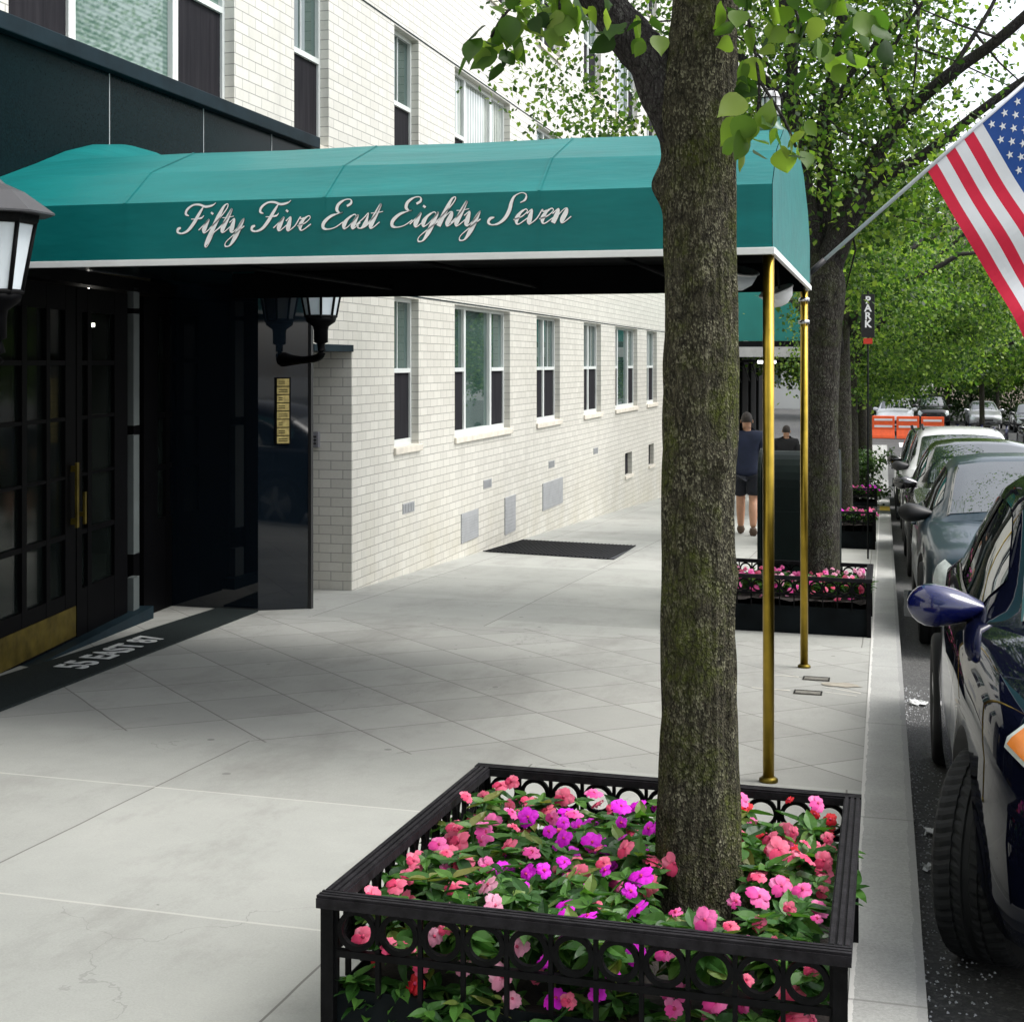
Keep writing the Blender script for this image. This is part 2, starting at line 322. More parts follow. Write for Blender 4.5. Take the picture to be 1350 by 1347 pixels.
class MB:
    def __init__(s): s.v = []; s.f = []; s.mi = []; s.sm = []
    def add(s, verts, faces, mi=0, smooth=False):
        b = len(s.v); s.v += [tuple(p) for p in verts]
        for f in faces: s.f.append(tuple(i + b for i in f)); s.mi.append(mi); s.sm.append(smooth)
    def box(s, x0, x1, y0, y1, z0, z1, mi=0, mat=None):
        p = [Vector((x, y, z)) for z in (z0, z1) for y in (y0, y1) for x in (x0, x1)]
        if mat is not None: p = [mat @ q for q in p]
        s.add(p, [(0, 2, 3, 1), (4, 5, 7, 6), (0, 1, 5, 4), (2, 6, 7, 3), (0, 4, 6, 2), (1, 3, 7, 5)], mi)
    def sbox(s, x0, x1, y0, y1, h0, h1, mi=0):
        """box that follows the slope of the pavement"""
        p = [(x, y, zg(x, y) + z) for z in (h0, h1) for y in (y0, y1) for x in (x0, x1)]
        s.add(p, [(0, 2, 3, 1), (4, 5, 7, 6), (0, 1, 5, 4), (2, 6, 7, 3), (0, 4, 6, 2), (1, 3, 7, 5)], mi)
    def prism(s, poly, z0, z1, mi=0, f=None):
        n = len(poly); f = f or (lambda x, y, z: (x, y, z))
        s.add([f(x, y, z0) for x, y in poly] + [f(x, y, z1) for x, y in poly],
              [tuple(range(n))[::-1], tuple(range(n, 2 * n))] + [(i, (i + 1) % n, n + (i + 1) % n, n + i) for i in range(n)], mi)
    def tube(s, pts, rad, n=10, mi=0, caps=True, smooth=True, wob=0, seed=0):
        pts = [Vector(p) for p in pts]
        if isinstance(rad, (int, float)): rad = [rad] * len(pts)
        ref = Vector((0, 0, 1)) if abs((pts[-1] - pts[0]).normalized().z) < .9 else Vector((1, 0, 0))
        vs = []; 
        for i, p in enumerate(pts):
            d = (pts[min(i + 1, len(pts) - 1)] - pts[max(i - 1, 0)]).normalized()
            a = d.cross(ref).normalized(); b = d.cross(a).normalized()
            for k in range(n):
                th = 2 * math.pi * k / n; r = rad[i]
                if wob: r *= 1 + wob * noise.noise(Vector((math.cos(th) * 1.5 + seed, math.sin(th) * 1.5, i * .6)))
                vs.append(p + a * (r * math.cos(th)) + b * (r * math.sin(th)))
        fs = [(i * n + k, i * n + (k + 1) % n, (i + 1) * n + (k + 1) % n, (i + 1) * n + k) for i in range(len(pts) - 1) for k in range(n)]
        s.add(vs, fs, mi, smooth)
        if caps:
            b = len(s.v) - len(vs)
            s.f += [tuple(b + k for k in range(n))[::-1], tuple(b + (len(pts) - 1) * n + k for k in range(n))]; s.mi += [mi] * 2; s.sm += [False] * 2
    def lathe(s, prof, c=(0, 0, 0), n=20, mi=0, mat=None, smooth=True, ph=0):
        """prof: list of (r, z); axis z through c (or transformed by mat)"""
        vs = []
        for r, z in prof:
            for k in range(n):
                th = 2 * math.pi * (k + ph) / n; vs.append(Vector((c[0] + r * math.cos(th), c[1] + r * math.sin(th), c[2] + z)))
        if mat is not None: vs = [mat @ q for q in vs]
        m = len(prof)
        s.add(vs, [(i * n + k, i * n + (k + 1) % n, (i + 1) * n + (k + 1) % n, (i + 1) * n + k) for i in range(m - 1) for k in range(n)]
              + [tuple(range(n))[::-1], tuple((m - 1) * n + k for k in range(n))], mi, smooth)
    def grid(s, rows, mi=0, smooth=True, close=False):
        m, n = len(rows), len(rows[0])
        s.add([p for r in rows for p in r], [(i * n + k, i * n + (k + 1) % n, (i + 1) * n + (k + 1) % n, (i + 1) * n + k)
              for i in range(m - 1) for k in range(n if close else n - 1)], mi, smooth)
    def build(s, name, mat, parent=None, local=False, uv=False, bevel=0, solid=0):
        me = bpy.data.meshes.new(name)
        off = Vector((0, 0, 0)) if (local or parent is None) else origin(parent)
        me.from_pydata([(x - off.x, y - off.y, z - off.z) for x, y, z in s.v], [], s.f)
        for m in (mat if isinstance(mat, (list, tuple)) else [mat]): me.materials.append(m)
        me.polygons.foreach_set('material_index', s.mi); me.polygons.foreach_set('use_smooth', s.sm)
        if uv:
            l = me.uv_layers.new(name='UVMap')
            for p in me.polygons:
                nx, ny, nz = (abs(q) for q in p.normal)
                for li in p.loop_indices:
                    x, y, z = s.v[me.loops[li].vertex_index]
                    l.data[li].uv = (y, z) if nx >= ny and nx >= nz else ((x, z) if ny >= nz else (x, y))
        me.update()
        o = bpy.data.objects.new(name, me); COL.objects.link(o)
        if parent is not None: o.parent = parent
        if bevel:
            b = o.modifiers.new('bevel', 'BEVEL'); b.width = bevel; b.segments = 2; b.limit_method = 'ANGLE'; b.angle_limit = R(40); b.harden_normals = False
        if solid:
            b = o.modifiers.new('solid', 'SOLIDIFY'); b.thickness = solid
        return o

def thing(name, label, cat, loc=(0, 0, 0), group=None):
    o = bpy.data.objects.new(name, None); COL.objects.link(o); o.location = loc; o.empty_display_size = .1
    return tag(o, label, cat, group)
def tag(o, label, cat, group=None):
    o['label'] = label; o['category'] = cat
    if group: o['group'] = group
    return o
def struct(o): o['kind'] = 'structure'; return o
def copy_tree(o, parent=None, label=None):
    c = o.copy(); COL.objects.link(c)
    if parent is not None: c.parent = parent
    if label: c['label'] = label
    for ch in o.children: copy_tree(ch, c)
    return c
def cat_spline(pts, per=6):
    """Catmull-Rom through tuples of any length"""
    P = [np.array(p, float) for p in pts]; P = [2 * P[0] - P[1]] + P + [2 * P[-1] - P[-2]]; out = []
    for i in range(1, len(P) - 2):
        for k in range(per):
            t = k / per; a, b, c, d = P[i - 1], P[i], P[i + 1], P[i + 2]
            out.append(.5 * (2 * b + (c - a) * t + (2 * a - 5 * b + 4 * c - d) * t * t + (3 * b - a - 3 * c + d) * t ** 3))
    out.append(P[-2]); return out
def text_mesh(body, size, depth, mat, name, parent, matrix, offset=0., align='CENTER', spacing=1.):
    cu = bpy.data.curves.new(name, 'FONT'); cu.body = body; cu.size = size; cu.extrude = depth; cu.align_x = align; cu.align_y = 'CENTER'; cu.offset = offset
    cu.space_line = spacing
    ob = bpy.data.objects.new(name, cu); COL.objects.link(ob)
    dg = bpy.context.evaluated_depsgraph_get(); me = bpy.data.meshes.new_from_object(ob.evaluated_get(dg))
    bpy.data.objects.remove(ob); me.transform(matrix); me.name = name
    if parent is not None: me.transform(Matrix.Translation(-origin(parent)))
    me.materials.clear(); me.materials.append(mat)
    o = bpy.data.objects.new(name, me); COL.objects.link(o)
    if parent is not None: o.parent = parent
    return o

# leaf cards with a folded midrib, built with numpy
_u = [.0, .10, .25, .42, .60, .78, .92, 1.0]; _w = [0, .27, .40, .42, .34, .19, .06, 0]
LEAF_T = np.array([(u, 0, -.07 * math.sin(math.pi * u) - .24 * u * u) for u in _u] + [(u, w_, .10 * w_ + .03 * math.sin(9 * u) - .24 * u * u) for u, w_ in zip(_u[1:-1], _w[1:-1])] + [(u, -w_, .10 * w_ + .03 * math.sin(7 * u + 1) - .24 * u * u) for u, w_ in zip(_u[1:-1], _w[1:-1])])
LEAF_F = [(0, 1, 8), (0, 14, 1)] + [(i, i + 1, 8 + i, 7 + i) for i in range(1, 6)] + [(i + 1, i, 13 + i, 14 + i) for i in range(1, 6)] + [(6, 7, 13), (7, 6, 19)]
CARD_T = np.array([(0, 0, 0), (.45, .36, .05), (1, 0, -.06), (.45, -.36, .05)])
CARD_F = [(0, 3, 2, 1)]
def leaf_arrays(pos, up_bias, size, nr, simple_=True, droop=.3, aspect=1., dirs=None):
    n = len(pos); T, F = (CARD_T, CARD_F) if simple_ else (LEAF_T, LEAF_F)
    d = nr.normal(size=(n, 3)) if dirs is None else dirs + nr.normal(size=(n, 3)) * .25
    d[:, 2] -= droop; d /= np.linalg.norm(d, axis=1)[:, None]
    w = nr.normal(size=(n, 3)); w[:, 2] += up_bias; w -= d * (w * d).sum(1)[:, None]; w /= np.linalg.norm(w, axis=1)[:, None]
    b = np.cross(w, d); sz = size * nr.uniform(.6, 1.25, n)
    V = pos[:, None] + sz[:, None, None] * (T[None, :, 0, None] * d[:, None] + aspect * T[None, :, 1, None] * b[:, None] + T[None, :, 2, None] * w[:, None])
    k = len(T); faces = [tuple(i * k + j for j in f) for i in range(n) for f in F]
    return V.reshape(-1, 3), faces
def leaf_obj(name, arrs, mat, parent):
    off = origin(parent) if parent is not None else Vector((0, 0, 0)); vs = []; fs = []; b = 0
    for V, F in arrs:
        vs.append(V - np.array(off)); fs += [tuple(i + b for i in f) for f in F] if b else F; b += len(V)
    me = bpy.data.meshes.new(name); me.from_pydata(np.concatenate(vs).tolist(), [], fs); me.materials.append(mat); me.polygons.foreach_set('use_smooth', [True] * len(me.polygons)); me.update()
    o = bpy.data.objects.new(name, me); COL.objects.link(o); o.parent = parent; return o

# ------------------------------------------------------------------ ground
def strip(name, x0, x1, ys, mat, dz=0, solid=None):
    m = MB(); rows = [[(x0, y, zg(x0, y) + dz), (x1, y, zg(x1, y) + dz)] for y in ys]
    if solid:
        rows = [[(x0, y, zg(x0, y) + dz - solid), (x0, y, zg(x0, y) + dz), (x1, y, zg(x1, y) + dz), (x1, y, zg(x1, y) + dz - solid)] for y in ys]
    m.grid(rows, smooth=False); o = m.build(name, mat); return struct(o)
YS = [-14, 40, 60]
strip('sidewalk', -9, -.092, YS, M['walk'])
k = strip('kerb', -.092, .108, YS, M['kerb'], .004, .4)
strip('road', .1, 60, [-14, 40, 140], M['road'], -.13)
strip('cross_street', -60, .1, [60, 140], M['road'], -.13)
m = MB(); m.add([(-400, -400, -3.2), (400, -400, -3.2), (400, 400, -3.2), (-400, 400, -3.2)], [(0, 1, 2, 3)]); struct(m.build('ground', M['ground']))
m = MB(); m.add([(-.088, 27.6, zg(0, 27.6) + .009), (.1, 27.6, zg(.1, 27.6) + .009), (.1, 29.2, zg(.1, 29.2) + .009), (-.088, 29.2, zg(0, 29.2) + .009)], [(0, 1, 2, 3)])
struct(m.build('kerb_paint', M['yellow']))
m = MB()
for i in range(14): m.sbox(.6 + i * .95, 1.1 + i * .95, 61, 64.5, -.126, -.124)
struct(m.build('crosswalk', M['cross_white']))

# ------------------------------------------------------------------ apartment building
XW = -4.51
bld = thing('apartment_building', 'white glazed brick apartment building with black granite entrance surround', 'building', (XW, 16, -.7))
COLS = dict(A=(6.75, 9.5), B=(10.58, 11.31), C=(12.98, 13.72), D=(14.97, 17.35), E=(18.77, 20.2), F=(21.9, 23.3), G=(24.6, 26.9), H=(28.0, 29.3))
FL = [(.69, 2.14), (3.29, 4.72), (5.84, 7.29), (8.41, 9.86)]
opens = []
for fi, (z0, z1) in enumerate(FL):
    for k, (a, b) in COLS.items():
        if fi == 0 and k in 'AB': continue
        opens.append((a, b, z0, z1, k, fi))
smalls = [(25.56, 26.3, -.53, -.12), (28.23, 28.9, -.53, -.11)]
holes = [o[:4] for o in opens] + smalls + [(3, 11.85, -3, 1.66)] + [(3, 10.6, 1.66, 3.2)]
ys = sorted({-14.0, 1.0, 31.2} | {v for h in holes for v in h[:2] if -14 < v < 31.2}); zs = sorted({-3.0, 12.5} | {v for h in holes for v in h[2:] if v > -3})
m = MB()
for i in range(len(ys) - 1):
    for j in range(len(zs) - 1):
        yc, zc = (ys[i] + ys[i + 1]) / 2, (zs[j] + zs[j + 1]) / 2
        if any(h[0] < yc < h[1] and h[2] < zc < h[3] for h in holes): continue
        y0, y1, z0, z1 = ys[i], ys[i + 1], zs[j], zs[j + 1]
        m.add([(XW, y0, z0), (XW, y1, z0), (XW, y1, z1), (XW, y0, z1)], [(0, 1, 2, 3)])
def reveal(y0, y1, z0, z1, d=.12):
    xb = XW - d
    m.add([(XW, y0, z0), (xb, y0, z0), (xb, y0, z1), (XW, y0, z1)], [(3, 2, 1, 0)])
    m.add([(XW, y1, z0), (xb, y1, z0), (xb, y1, z1), (XW, y1, z1)], [(0, 1, 2, 3)])
    m.add([(XW, y0, z1), (xb, y0, z1), (xb, y1, z1), (XW, y1, z1)], [(0, 1, 2, 3)])
    m.add([(XW, y0, z0), (xb, y0, z0), (xb, y1, z0), (XW, y1, z0)], [(3, 2, 1, 0)])
for h in holes[:-2]: reveal(*h)
m.add([(XW, 11.85, -3), (-5.6, 11.85, -3), (-5.6, 11.85, 1.66), (XW, 11.85, 1.66)], [(0, 1, 2, 3)])     # return wall of the niche
m.add([(XW, 31.2, -3), (-12, 31.2, -3), (-12, 31.2, 12.5), (XW, 31.2, 12.5)], [(0, 1, 2, 3)])
m.add([(XW, -14, -3), (-12, -14, -3), (-12, -14, 12.5), (XW, -14, 12.5)], [(3, 2, 1, 0)])
m.add([(XW, -14, 12.5), (XW, 31.2, 12.5), (-12, 31.2, 12.5), (-12, -14, 12.5)], [(0, 1, 2, 3)])
m.build('wall', M['brick'], bld, uv=True)
# niche back and top
m = MB(); m.box(-5.62, -5.6, 10.6, 11.9, -2, 1.66); m.box(-5.6, XW - .002, 10.66, 11.86, 1.662, 1.7); m.build('niche_lining', M['lobby_dark'], bld)
m = MB(); m.box(-5.0, XW + .02, 10.95, 11.848, 1.6, 1.66); m.build('niche_ledge', M['cornice'], bld, bevel=.004)

def window(a, b, z0, z1, kind, fi, k):
    xg = XW - .10; fr = MB(); gl = MB(); scs = []; si = MB()
    split = z0 + (z1 - z0) * .51
    def bar(y0, y1, q0, q1, d=.045): fr.box(xg - .02, xg - .02 + d, y0, y1, q0, q1)
    t = .038
    if kind == 1: segs = [(a, b, 'dh')]
    elif kind == 2: segs = [(a, (a + b) / 2, 'dh'), ((a + b) / 2, b, 'dh')]
    else:
        w = (b - a); segs = [(a, a + w * .27, 'dh'), (a + w * .27, b - w * .27, 'pic'), (b - w * .27, b, 'dh')]
    zb = z0 + .03
    bar(a, b, z1 - t, z1 - .001); bar(a, b, z0 + .001, zb + t)
    gm = M['glass']
    if k == 'A' or (fi == 1 and k in 'E'): gm = M['glass_blind']
    if fi == 1 and k in 'D': gm = M['glass_curtain']
    for (p, q, typ) in segs:
        bar(p + .001, p + t, zb + t, z1 - t); bar(q - t, q - .001, zb + t, z1 - t)
        if typ == 'pic': gl.box(xg - .018, xg - .012, p + t, q - t, zb + t, z1 - t)
        else:
            bar(p + t, q - t, split - .022, split + .022, .05)
            gl.box(xg - .018, xg - .008, p + t, q - t, split + .022, z1 - t)
            scs.append((p + t, q - t, zb + t, split - .022))
            # thin glazing bar seen in the upper sash
            if kind != 3: fr.box(xg - .007, xg + .004, (p + q) / 2 - .006, (p + q) / 2 + .006, split + .022, z1 - t)
    w = fr.build('window', M['alu'], bld)
    gl.build('pane', gm, w)
    for (p, q, a0, a1) in scs: sc = MB(); sc.box(xg - .018, xg + .006, p, q, a0, a1); sc.build('screen', M['screen'], w)
    si.box(XW - .118, XW + .022, a + .002, b + .03, z0 - .055, z0 - .002) if False else si.box(XW + .001, XW + .028, a - .02, b + .06, z0 - .06, z0 + .004)
    si.box(XW - .075, XW + .0005, a + .003, b - .003, z0 + .001, z0 + .012)
    si.build('sill', M['sill'], w, bevel=.004)
    lt = MB(); lt.box(XW - .115, XW + .004, a + .003, b - .003, z1 - .0005, z1 + .022) if False else None
for a, b, z0, z1, k, fi in opens: window(a, b, z0, z1, 1 if k in 'BC' else (2 if k in 'EFH' else 3), fi, k)
# thin dark steel lintel course over the window heads
for z in (2.155, 4.735, 7.305):
    m = MB(); m.box(XW + .001, XW + .006, 11.9 if z < 3 else 9.6, 31.1, z, z + .012); m.build('lintel_line', M['cornice'], bld)
for a, b, z0, z1 in smalls:
    f = MB(); f.box(XW - .1, XW - .08, a, b, z0, z1); w = f.build('basement_window', M['screen'], bld)
    g = MB(); g.box(XW + .001, XW + .03, a - .03, b + .05, z0 - .05, z0); g.build('sill', M['sill'], w)
for (a, b, z0, z1) in ((15.2, 15.88, -.48, -.16), (17.08, 17.6, -.6, -.15), (19.1, 20.35, -.51, -.14)):
    v = MB(); v.box(XW - .02, XW + .012, a, b, z0, z1)
    for i in range(9):
        zz = z0 + .03 + (z1 - z0 - .06) * i / 9; v.box(XW + .013, XW + .016, a + .02, b - .02, zz, zz + .012)
    v.build('vent_cover', M['vent'], bld)
for y in (13.22, 16.12, 19.48, 22.66):
    v = MB(); v.box(XW - .02, XW + .005, y, y + .36, .04, .14)
    for i in range(7): v.box(XW + .0055, XW + .011, y + .02 + i * .047, y + .045 + i * .047, .05, .13)
    v.build('wall_grille', M['vent'], bld)

# granite entrance
XG = -4.38
m = MB(); m.prism([(XG, 1.0), (XG, 10.64), (-5.62, 10.64), (-5.62, 10.32), (-5.2, 10.32), (-5.2, 1.0)], 2.12, 3.19); m.build('granite_fascia', M['granite'], bld)
m = MB()
for y in (6.0, 7.55, 8.75, 9.85): m.box(XG + .0005, XG + .003, y, y + .008, 2.6, 3.19)
m.build('granite_joint', M['vent'], bld)
m = MB(); m.box(XW - .1, XG + .06, 1.0, 10.66, 3.192, 3.285); m.build('cornice', M['cornice'], bld, bevel=.006)
m = MB(); m.prism([(XG, 10.62), (XG, 10.64), (-5.62, 10.64), (-5.62, 10.322), (-4.70, 10.322), (XG - .012, 10.59)], -1.2, 2.118); m.build('polished_pier', M['granite_panel'], bld)
m = MB(); m.box(XG - .012, XG + .012, 10.585, 10.63, -1.0, 2.118); m.build('pier_edge', M['black_plastic'], bld)
m = MB(); m.prism([(XG, 3.0), (XG, 4.7), (-4.70, 4.98), (-5.5, 4.98), (-5.5, 3.0)], -1.2, 2.118); m.build('polished_pier', M['granite_panel'], bld)
# storefront: own frame, p0 + s*e, d = outward (towards the street)
P0 = Vector((-4.95, 7.35, 0)); E_ = Vector((-.17, .985, 0)).normalized(); N_ = Vector((E_.y, -E_.x, 0))
SF = Matrix(((N_.x, E_.x, 0, P0.x), (N_.y, E_.y, 0, P0.y), (0, 0, 1, 0), (0, 0, 0, 1)))
def sbar(mb, s0, s1, z0, z1, d0=-.03, d1=.03): mb.box(d0, d1, s0, s1, z0, z1, mat=SF)
FLOOR = -.33
def leaf_door(name, s0, s1, cols, rows, kick, lower):
    b = MB(); edges = [s0] + [v for c in cols for v in c] + [s1]
    for i in range(0, len(edges), 2): sbar(b, edges[i], edges[i + 1], lower, 2.0)
    for (a, c) in cols:
        zz = [lower] + [v for r in rows for v in r] + [2.0]
        for i in range(0, len(zz), 2): sbar(b, a, c, zz[i], zz[i + 1], -.028, .028)
    o = b.build(name, M['door'], bld)
    g = MB()
    for (a, c) in cols:
        for (r0, r1) in rows: sbar(g, a, c, r0, r1, -.006, .006)
    g.build('pane', M['door_glass'], o)
    if kick:
        kb = MB(); sbar(kb, s0 + .02, s1 - .01, kick[0], kick[1], .031, .036); kb.build('kick_plate', M['brass_dull'], o)
    return o
rows5 = [(.0, .375), (.41, .755), (.78, 1.13), (1.155, 1.485), (1.52, 1.84)]
rows5 = [(.02, .375), (.407, .758), (.776, 1.131), (1.154, 1.487), (1.518, 1.842)]
d1 = leaf_door('door', -.28, 1.03, [(-.22, .2), (.27, .56), (.62, .86)], rows5, (-.27, -.075), FLOOR)
h = MB(); sbar(h, .94, .975, .44, .86, .06, .075); sbar(h, .945, .97, .46, .5, .03, .06); sbar(h, .945, .97, .8, .84, .03, .06); h.build('handle', M['brass_dull'], d1)
d2 = leaf_door('door', 1.05, 2.0, [(1.14, 1.24), (1.31, 1.74)], rows5, None, FLOOR)
h = MB(); sbar(h, 1.075, 1.105, .45, .66, .06, .075); sbar(h, 1.08, 1.1, .5, .53, .03, .06); h.build('handle', M['brass_dull'], d2)
j = MB(); 
for z0, z1 in ((1.9, 2.05), (1.05, 1.86), (.12, .98), (-.38, -.05)): sbar(j, 2.07, 2.19, z0, z1, .0, .05)
j.build('jamb_strip', M['jamb'], bld)
leaf_door('sidelight', 2.35, 3.5, [(2.66, 2.86), (2.95, 3.2)], [(.31, .68), (.72, 1.08), (1.12, 1.5), (1.54, 1.88)], None, FLOOR - .15)
m = MB(); sbar(m, 3.52, 3.9, -.6, 2.1, -.1, .05); sbar(m, -3.0, -.3, -.6, 2.1, -.05, .02); sbar(m, -.3, 3.6, 2.02, 2.11, -.1, .05); sbar(m, 2.21, 2.34, -.6, 2.02, -.05, .0)
m.build('storefront_frame', M['door'], bld)
m = MB(); sbar(m, -1.0, 2.3, -.42, -.288, -.1, .12); m.build('threshold', M['cornice'], bld)
# lobby
m = MB(); m.box(-9, -8.9, 2, 14, -.6, 2.3); m.box(-9, -5.65, 13.9, 14, -.6, 2.3); m.box(-9, -5.62, 2, 14, 2.3, 2.34); m.box(-9, -5.25, 2, 2.1, -.6, 2.3)
m.build('lobby_wall', M['lobby'], bld)
m = MB(); m.lathe([(.001, 0), (.05, .0), (.06, .03), (.05, .06), (.001, .07)], (0, 0, 0), 16, mat=SF @ Matrix.Translation((.012, 1.41, 1.72))); 
# (a small lit lamp glimpsed through the door glass)
lamp_mesh = MB(); lamp_mesh.lathe([(.001, -.02), (.05, -.018), (.05, .012), (.001, .014)], (-6.5, 10.88, 1.826), 16)
lamp_mesh.tube([(-6.5, 10.88, 1.84), (-6.5, 10.88, 2.3)], .006, 6)
lamp = lamp_mesh.build('lobby_lamp', M['lobby_lamp'], bld)

# doormat with the address
def gpt(x, y, h=0.): return Vector((x, y, zg(x, y) + h))
mt = MB(); poly = [(-4.20, 5.6), (-4.67, 10.26), (-5.02, 10.26), (-4.72, 5.6)]
mt.prism(poly, .003, .014, f=lambda x, y, z: (x, y, zg(x, y) + z))
mat_o = mt.build('doormat', M['mat']); tag(mat_o, 'long black rubber doormat with white street address at the entrance doors', 'doormat')
d = Vector((-.107, .994, -SLOPE)).normalized(); up = Vector((CROSS, SLOPE, 1)).normalized(); side = up.cross(d)
mx = Matrix((d, side, up)).transposed().to_4x4(); mx.translation = gpt(-4.665, 8.12, .016)
txt = text_mesh('55 EAST 87', .27, .001, M['letter_mat'], 'address_lettering', mat_o, mx, .006)
# second mat strip in front (joint seen at left)

# grate in the pavement
g = MB(); q = [(-4.49, 16.03), (-2.9, 15.75), (-2.98, 17.64), (-4.47, 17.84)]
g.prism(q, .002, .010, f=lambda x, y, z: (x, y, zg(x, y) + z))
go = g.build('pavement_grate', M['grate']); tag(go, 'dark steel grate in the sidewalk at the foot of the white brick wall', 'grate')
g = MB()
for i in range(32):
    x = -4.44 + i * .047; g.prism([(x, 15.98 - (x + 4.49) * .16), (x + .016, 15.98 - (x + 4.49) * .16), (x + .016, 17.75 - (x + 4.49) * .11), (x, 17.75 - (x + 4.49) * .11)], .011, .02, f=lambda x, y, z: (x, y, zg(x, y) + z))
g.build('grate_bars', M['iron'], go)

# ------------------------------------------------------------------ lanterns, plaque, intercom
def lantern(cx, cy, z_base, mount, sc, label):
    """cx,cy: axis of the lantern; z_base: bottom of its glass"""
    L = thing('wall_lantern', label, 'lantern', (cx, cy, z_base), 'lanterns beside the entrance')
    n = 8; h = .30 * sc; r0, r1 = .115 * sc, .17 * sc; ph = .5
    b = MB(); b.lathe([(r0, 0), (r1, h)], (cx, cy, z_base), n, smooth=False, ph=ph); b.build('lamp_glass', M['lamp_glass'], L)
    b = MB()
    for k in range(n):
        th = 2 * math.pi * (k + ph) / n
        b.tube([(cx + r0 * 1.02 * math.cos(th), cy + r0 * 1.02 * math.sin(th), z_base), (cx + r1 * 1.02 * math.cos(th), cy + r1 * 1.02 * math.sin(th), z_base + h)], .010 * sc, 6)
    b.lathe([(r0 * 1.08, -.012 * sc), (r0 * 1.12, -.002 * sc), (r0 * 1.08, .008 * sc)], (cx, cy, z_base), n, smooth=False, ph=ph)
    b.lathe([(r1 * 1.03, h - .012 * sc), (r1 * 1.10, h), (r1 * 1.12, h + .03 * sc)], (cx, cy, z_base), n, smooth=False, ph=ph)
    b.build('lamp_frame', M['iron'], L)
    b = MB(); b.lathe([(r1 * 1.5, h + .03 * sc), (r1 * 1.5, h + .038 * sc), (r1 * .75, h + .13 * sc), (r1 * .28, h + .165 * sc), (r1 * .12, h + .19 * sc), (.002, h + .2 * sc)], (cx, cy, z_base), n, smooth=False, ph=ph)
    b.build('lamp_roof', M['lamp_roof'], L)
    b = MB(); b.lathe([(.035 * sc, -.21 * sc), (.055 * sc, -.2 * sc), (.055 * sc, -.11 * sc), (.06 * sc, -.08 * sc), (.11 * sc, -.045 * sc), (.12 * sc, -.013 * sc)], (cx, cy, z_base), 16); b.build('lamp_base', M['door'], L)
    pts = [mount, Vector(mount) * .75 + Vector((cx, cy, mount[2] - .02)) * .25, Vector(mount) * .3 + Vector((cx, cy, mount[2] - .0)) * .7, (cx, cy, z_base - .30 * sc), (cx, cy, z_base - .2 * sc)]
    pts = [tuple(p) for p in cat_spline(pts, 5)]; rad = [.06 * sc * (1 - .5 * min(1, i / 8)) for i in range(len(pts))]
    b = MB(); b.tube(pts, rad, 10); b.build('bracket', M['door'], L)
    return L
lantern(-4.11, 10.15, 1.855, (-4.545, 10.455, 1.53), .98, 'black iron wall lantern with pale panes above the brass plaque on the black pier')
lantern(-3.72, 5.46, 1.81, (-4.37, 4.74, 1.50), 1.0, 'black iron wall lantern with pale panes at the left edge, in front of the canopy')
p = MB(); a = Vector((-4.6, 10.41, 0)); bq = Vector((-4.5, 10.49, 0)); nn = Vector((.08, -.1, 0)).normalized(); ee = (bq - a).normalized()
PM = Matrix(((nn.x, ee.x, 0, a.x), (nn.y, ee.y, 0, a.y), (0, 0, 1, 0), (0, 0, 0, 1)))
p.box(.002, .014, 0, .125, .87, 1.39, mat=PM)
po = p.build('brass_plaque', M['door'], None, bevel=.002); tag(po, 'narrow brass plaque of stacked nameplates on the polished black pier', 'plaque')
p = MB()
for i in range(8): p.box(.0145, .018, .014, .111, .876 + i * .064, .932 + i * .064, mat=PM)
p.box(.0142, .0155, .004, .121, .874, 1.386, mat=PM) if False else None
p.build('nameplate', M['plate'], po)
p = MB()
for i in range(8):
    for q_ in (.3, .62): p.box(.0182, .0186, .026, .098 - .02 * (i % 3), .878 + i * .064 + .048 * q_, .878 + i * .064 + .048 * q_ + .006, mat=PM)
p.build('engraving', M['door'], po)
p = MB(); p.box(-4.90, -4.80, 11.80, 11.848, .76, .90); io = p.build('intercom_box', M['intercom'], None, bevel=.006); tag(io, 'small grey box fixed to the white brick return beside the black pier', 'box')
p = MB()
for i in range(3): p.box(-4.88, -4.82, 11.795, 11.7995, .79 + i * .03, .805 + i * .03)
p.build('speaker_slots', M['black_plastic'], io)

# ------------------------------------------------------------------ canopy
YN, YF, XO = 6.1, 9.2, -.455
can = thing('entrance_canopy', 'long teal fabric entrance canopy with white script lettering on two brass poles', 'canopy', (XO, 7.65, zg(XO, 7.65)))
half0 = [(0, 1.985), (0, 2.25), (.24, 2.425), (.70, 2.585), (1.55, 2.70)]
half = [half0[0], half0[1]]
for (a0, z0), (a1, z1) in zip(half0[1:-1], half0[2:]):
    for k in (1, 2, 3): half.append((a0 + (a1 - a0) * k / 3, z0 + (z1 - z0) * k / 3))
prof = [(YN + a, z) for a, z in half] + [(YF - a, z) for a, z in half[-2::-1]]
def prof_at(x):
    # a rounded flare where the fabric meets the wall; slight sag between the frame ribs
    f = max(0., min(1., (-3.98 - x) / .395)); f = f * f * (3 - 2 * f); out = []
    for y, z in prof:
        if z > 2.26:
            za = 2.80 - .22 * (y - 7.85) ** 2
            z = z + f * max(za - z, -.02) - .005 * math.sin(math.pi * ((x - XO) / 1.0)) ** 2 * (1 - f)
        out.append((x, y, z))
    return out
xs = [XO, XO - .12, -.7, -.95, -1.2, -1.455, -1.7, -1.95, -2.2, -2.455, -2.7, -2.95, -3.2, -3.455, -3.6, -3.7, -3.82, -3.94, -4.04, -4.13, -4.21, -4.28, -4.33, -4.375]
m = MB()
rows = [prof_at(x) for x in xs]
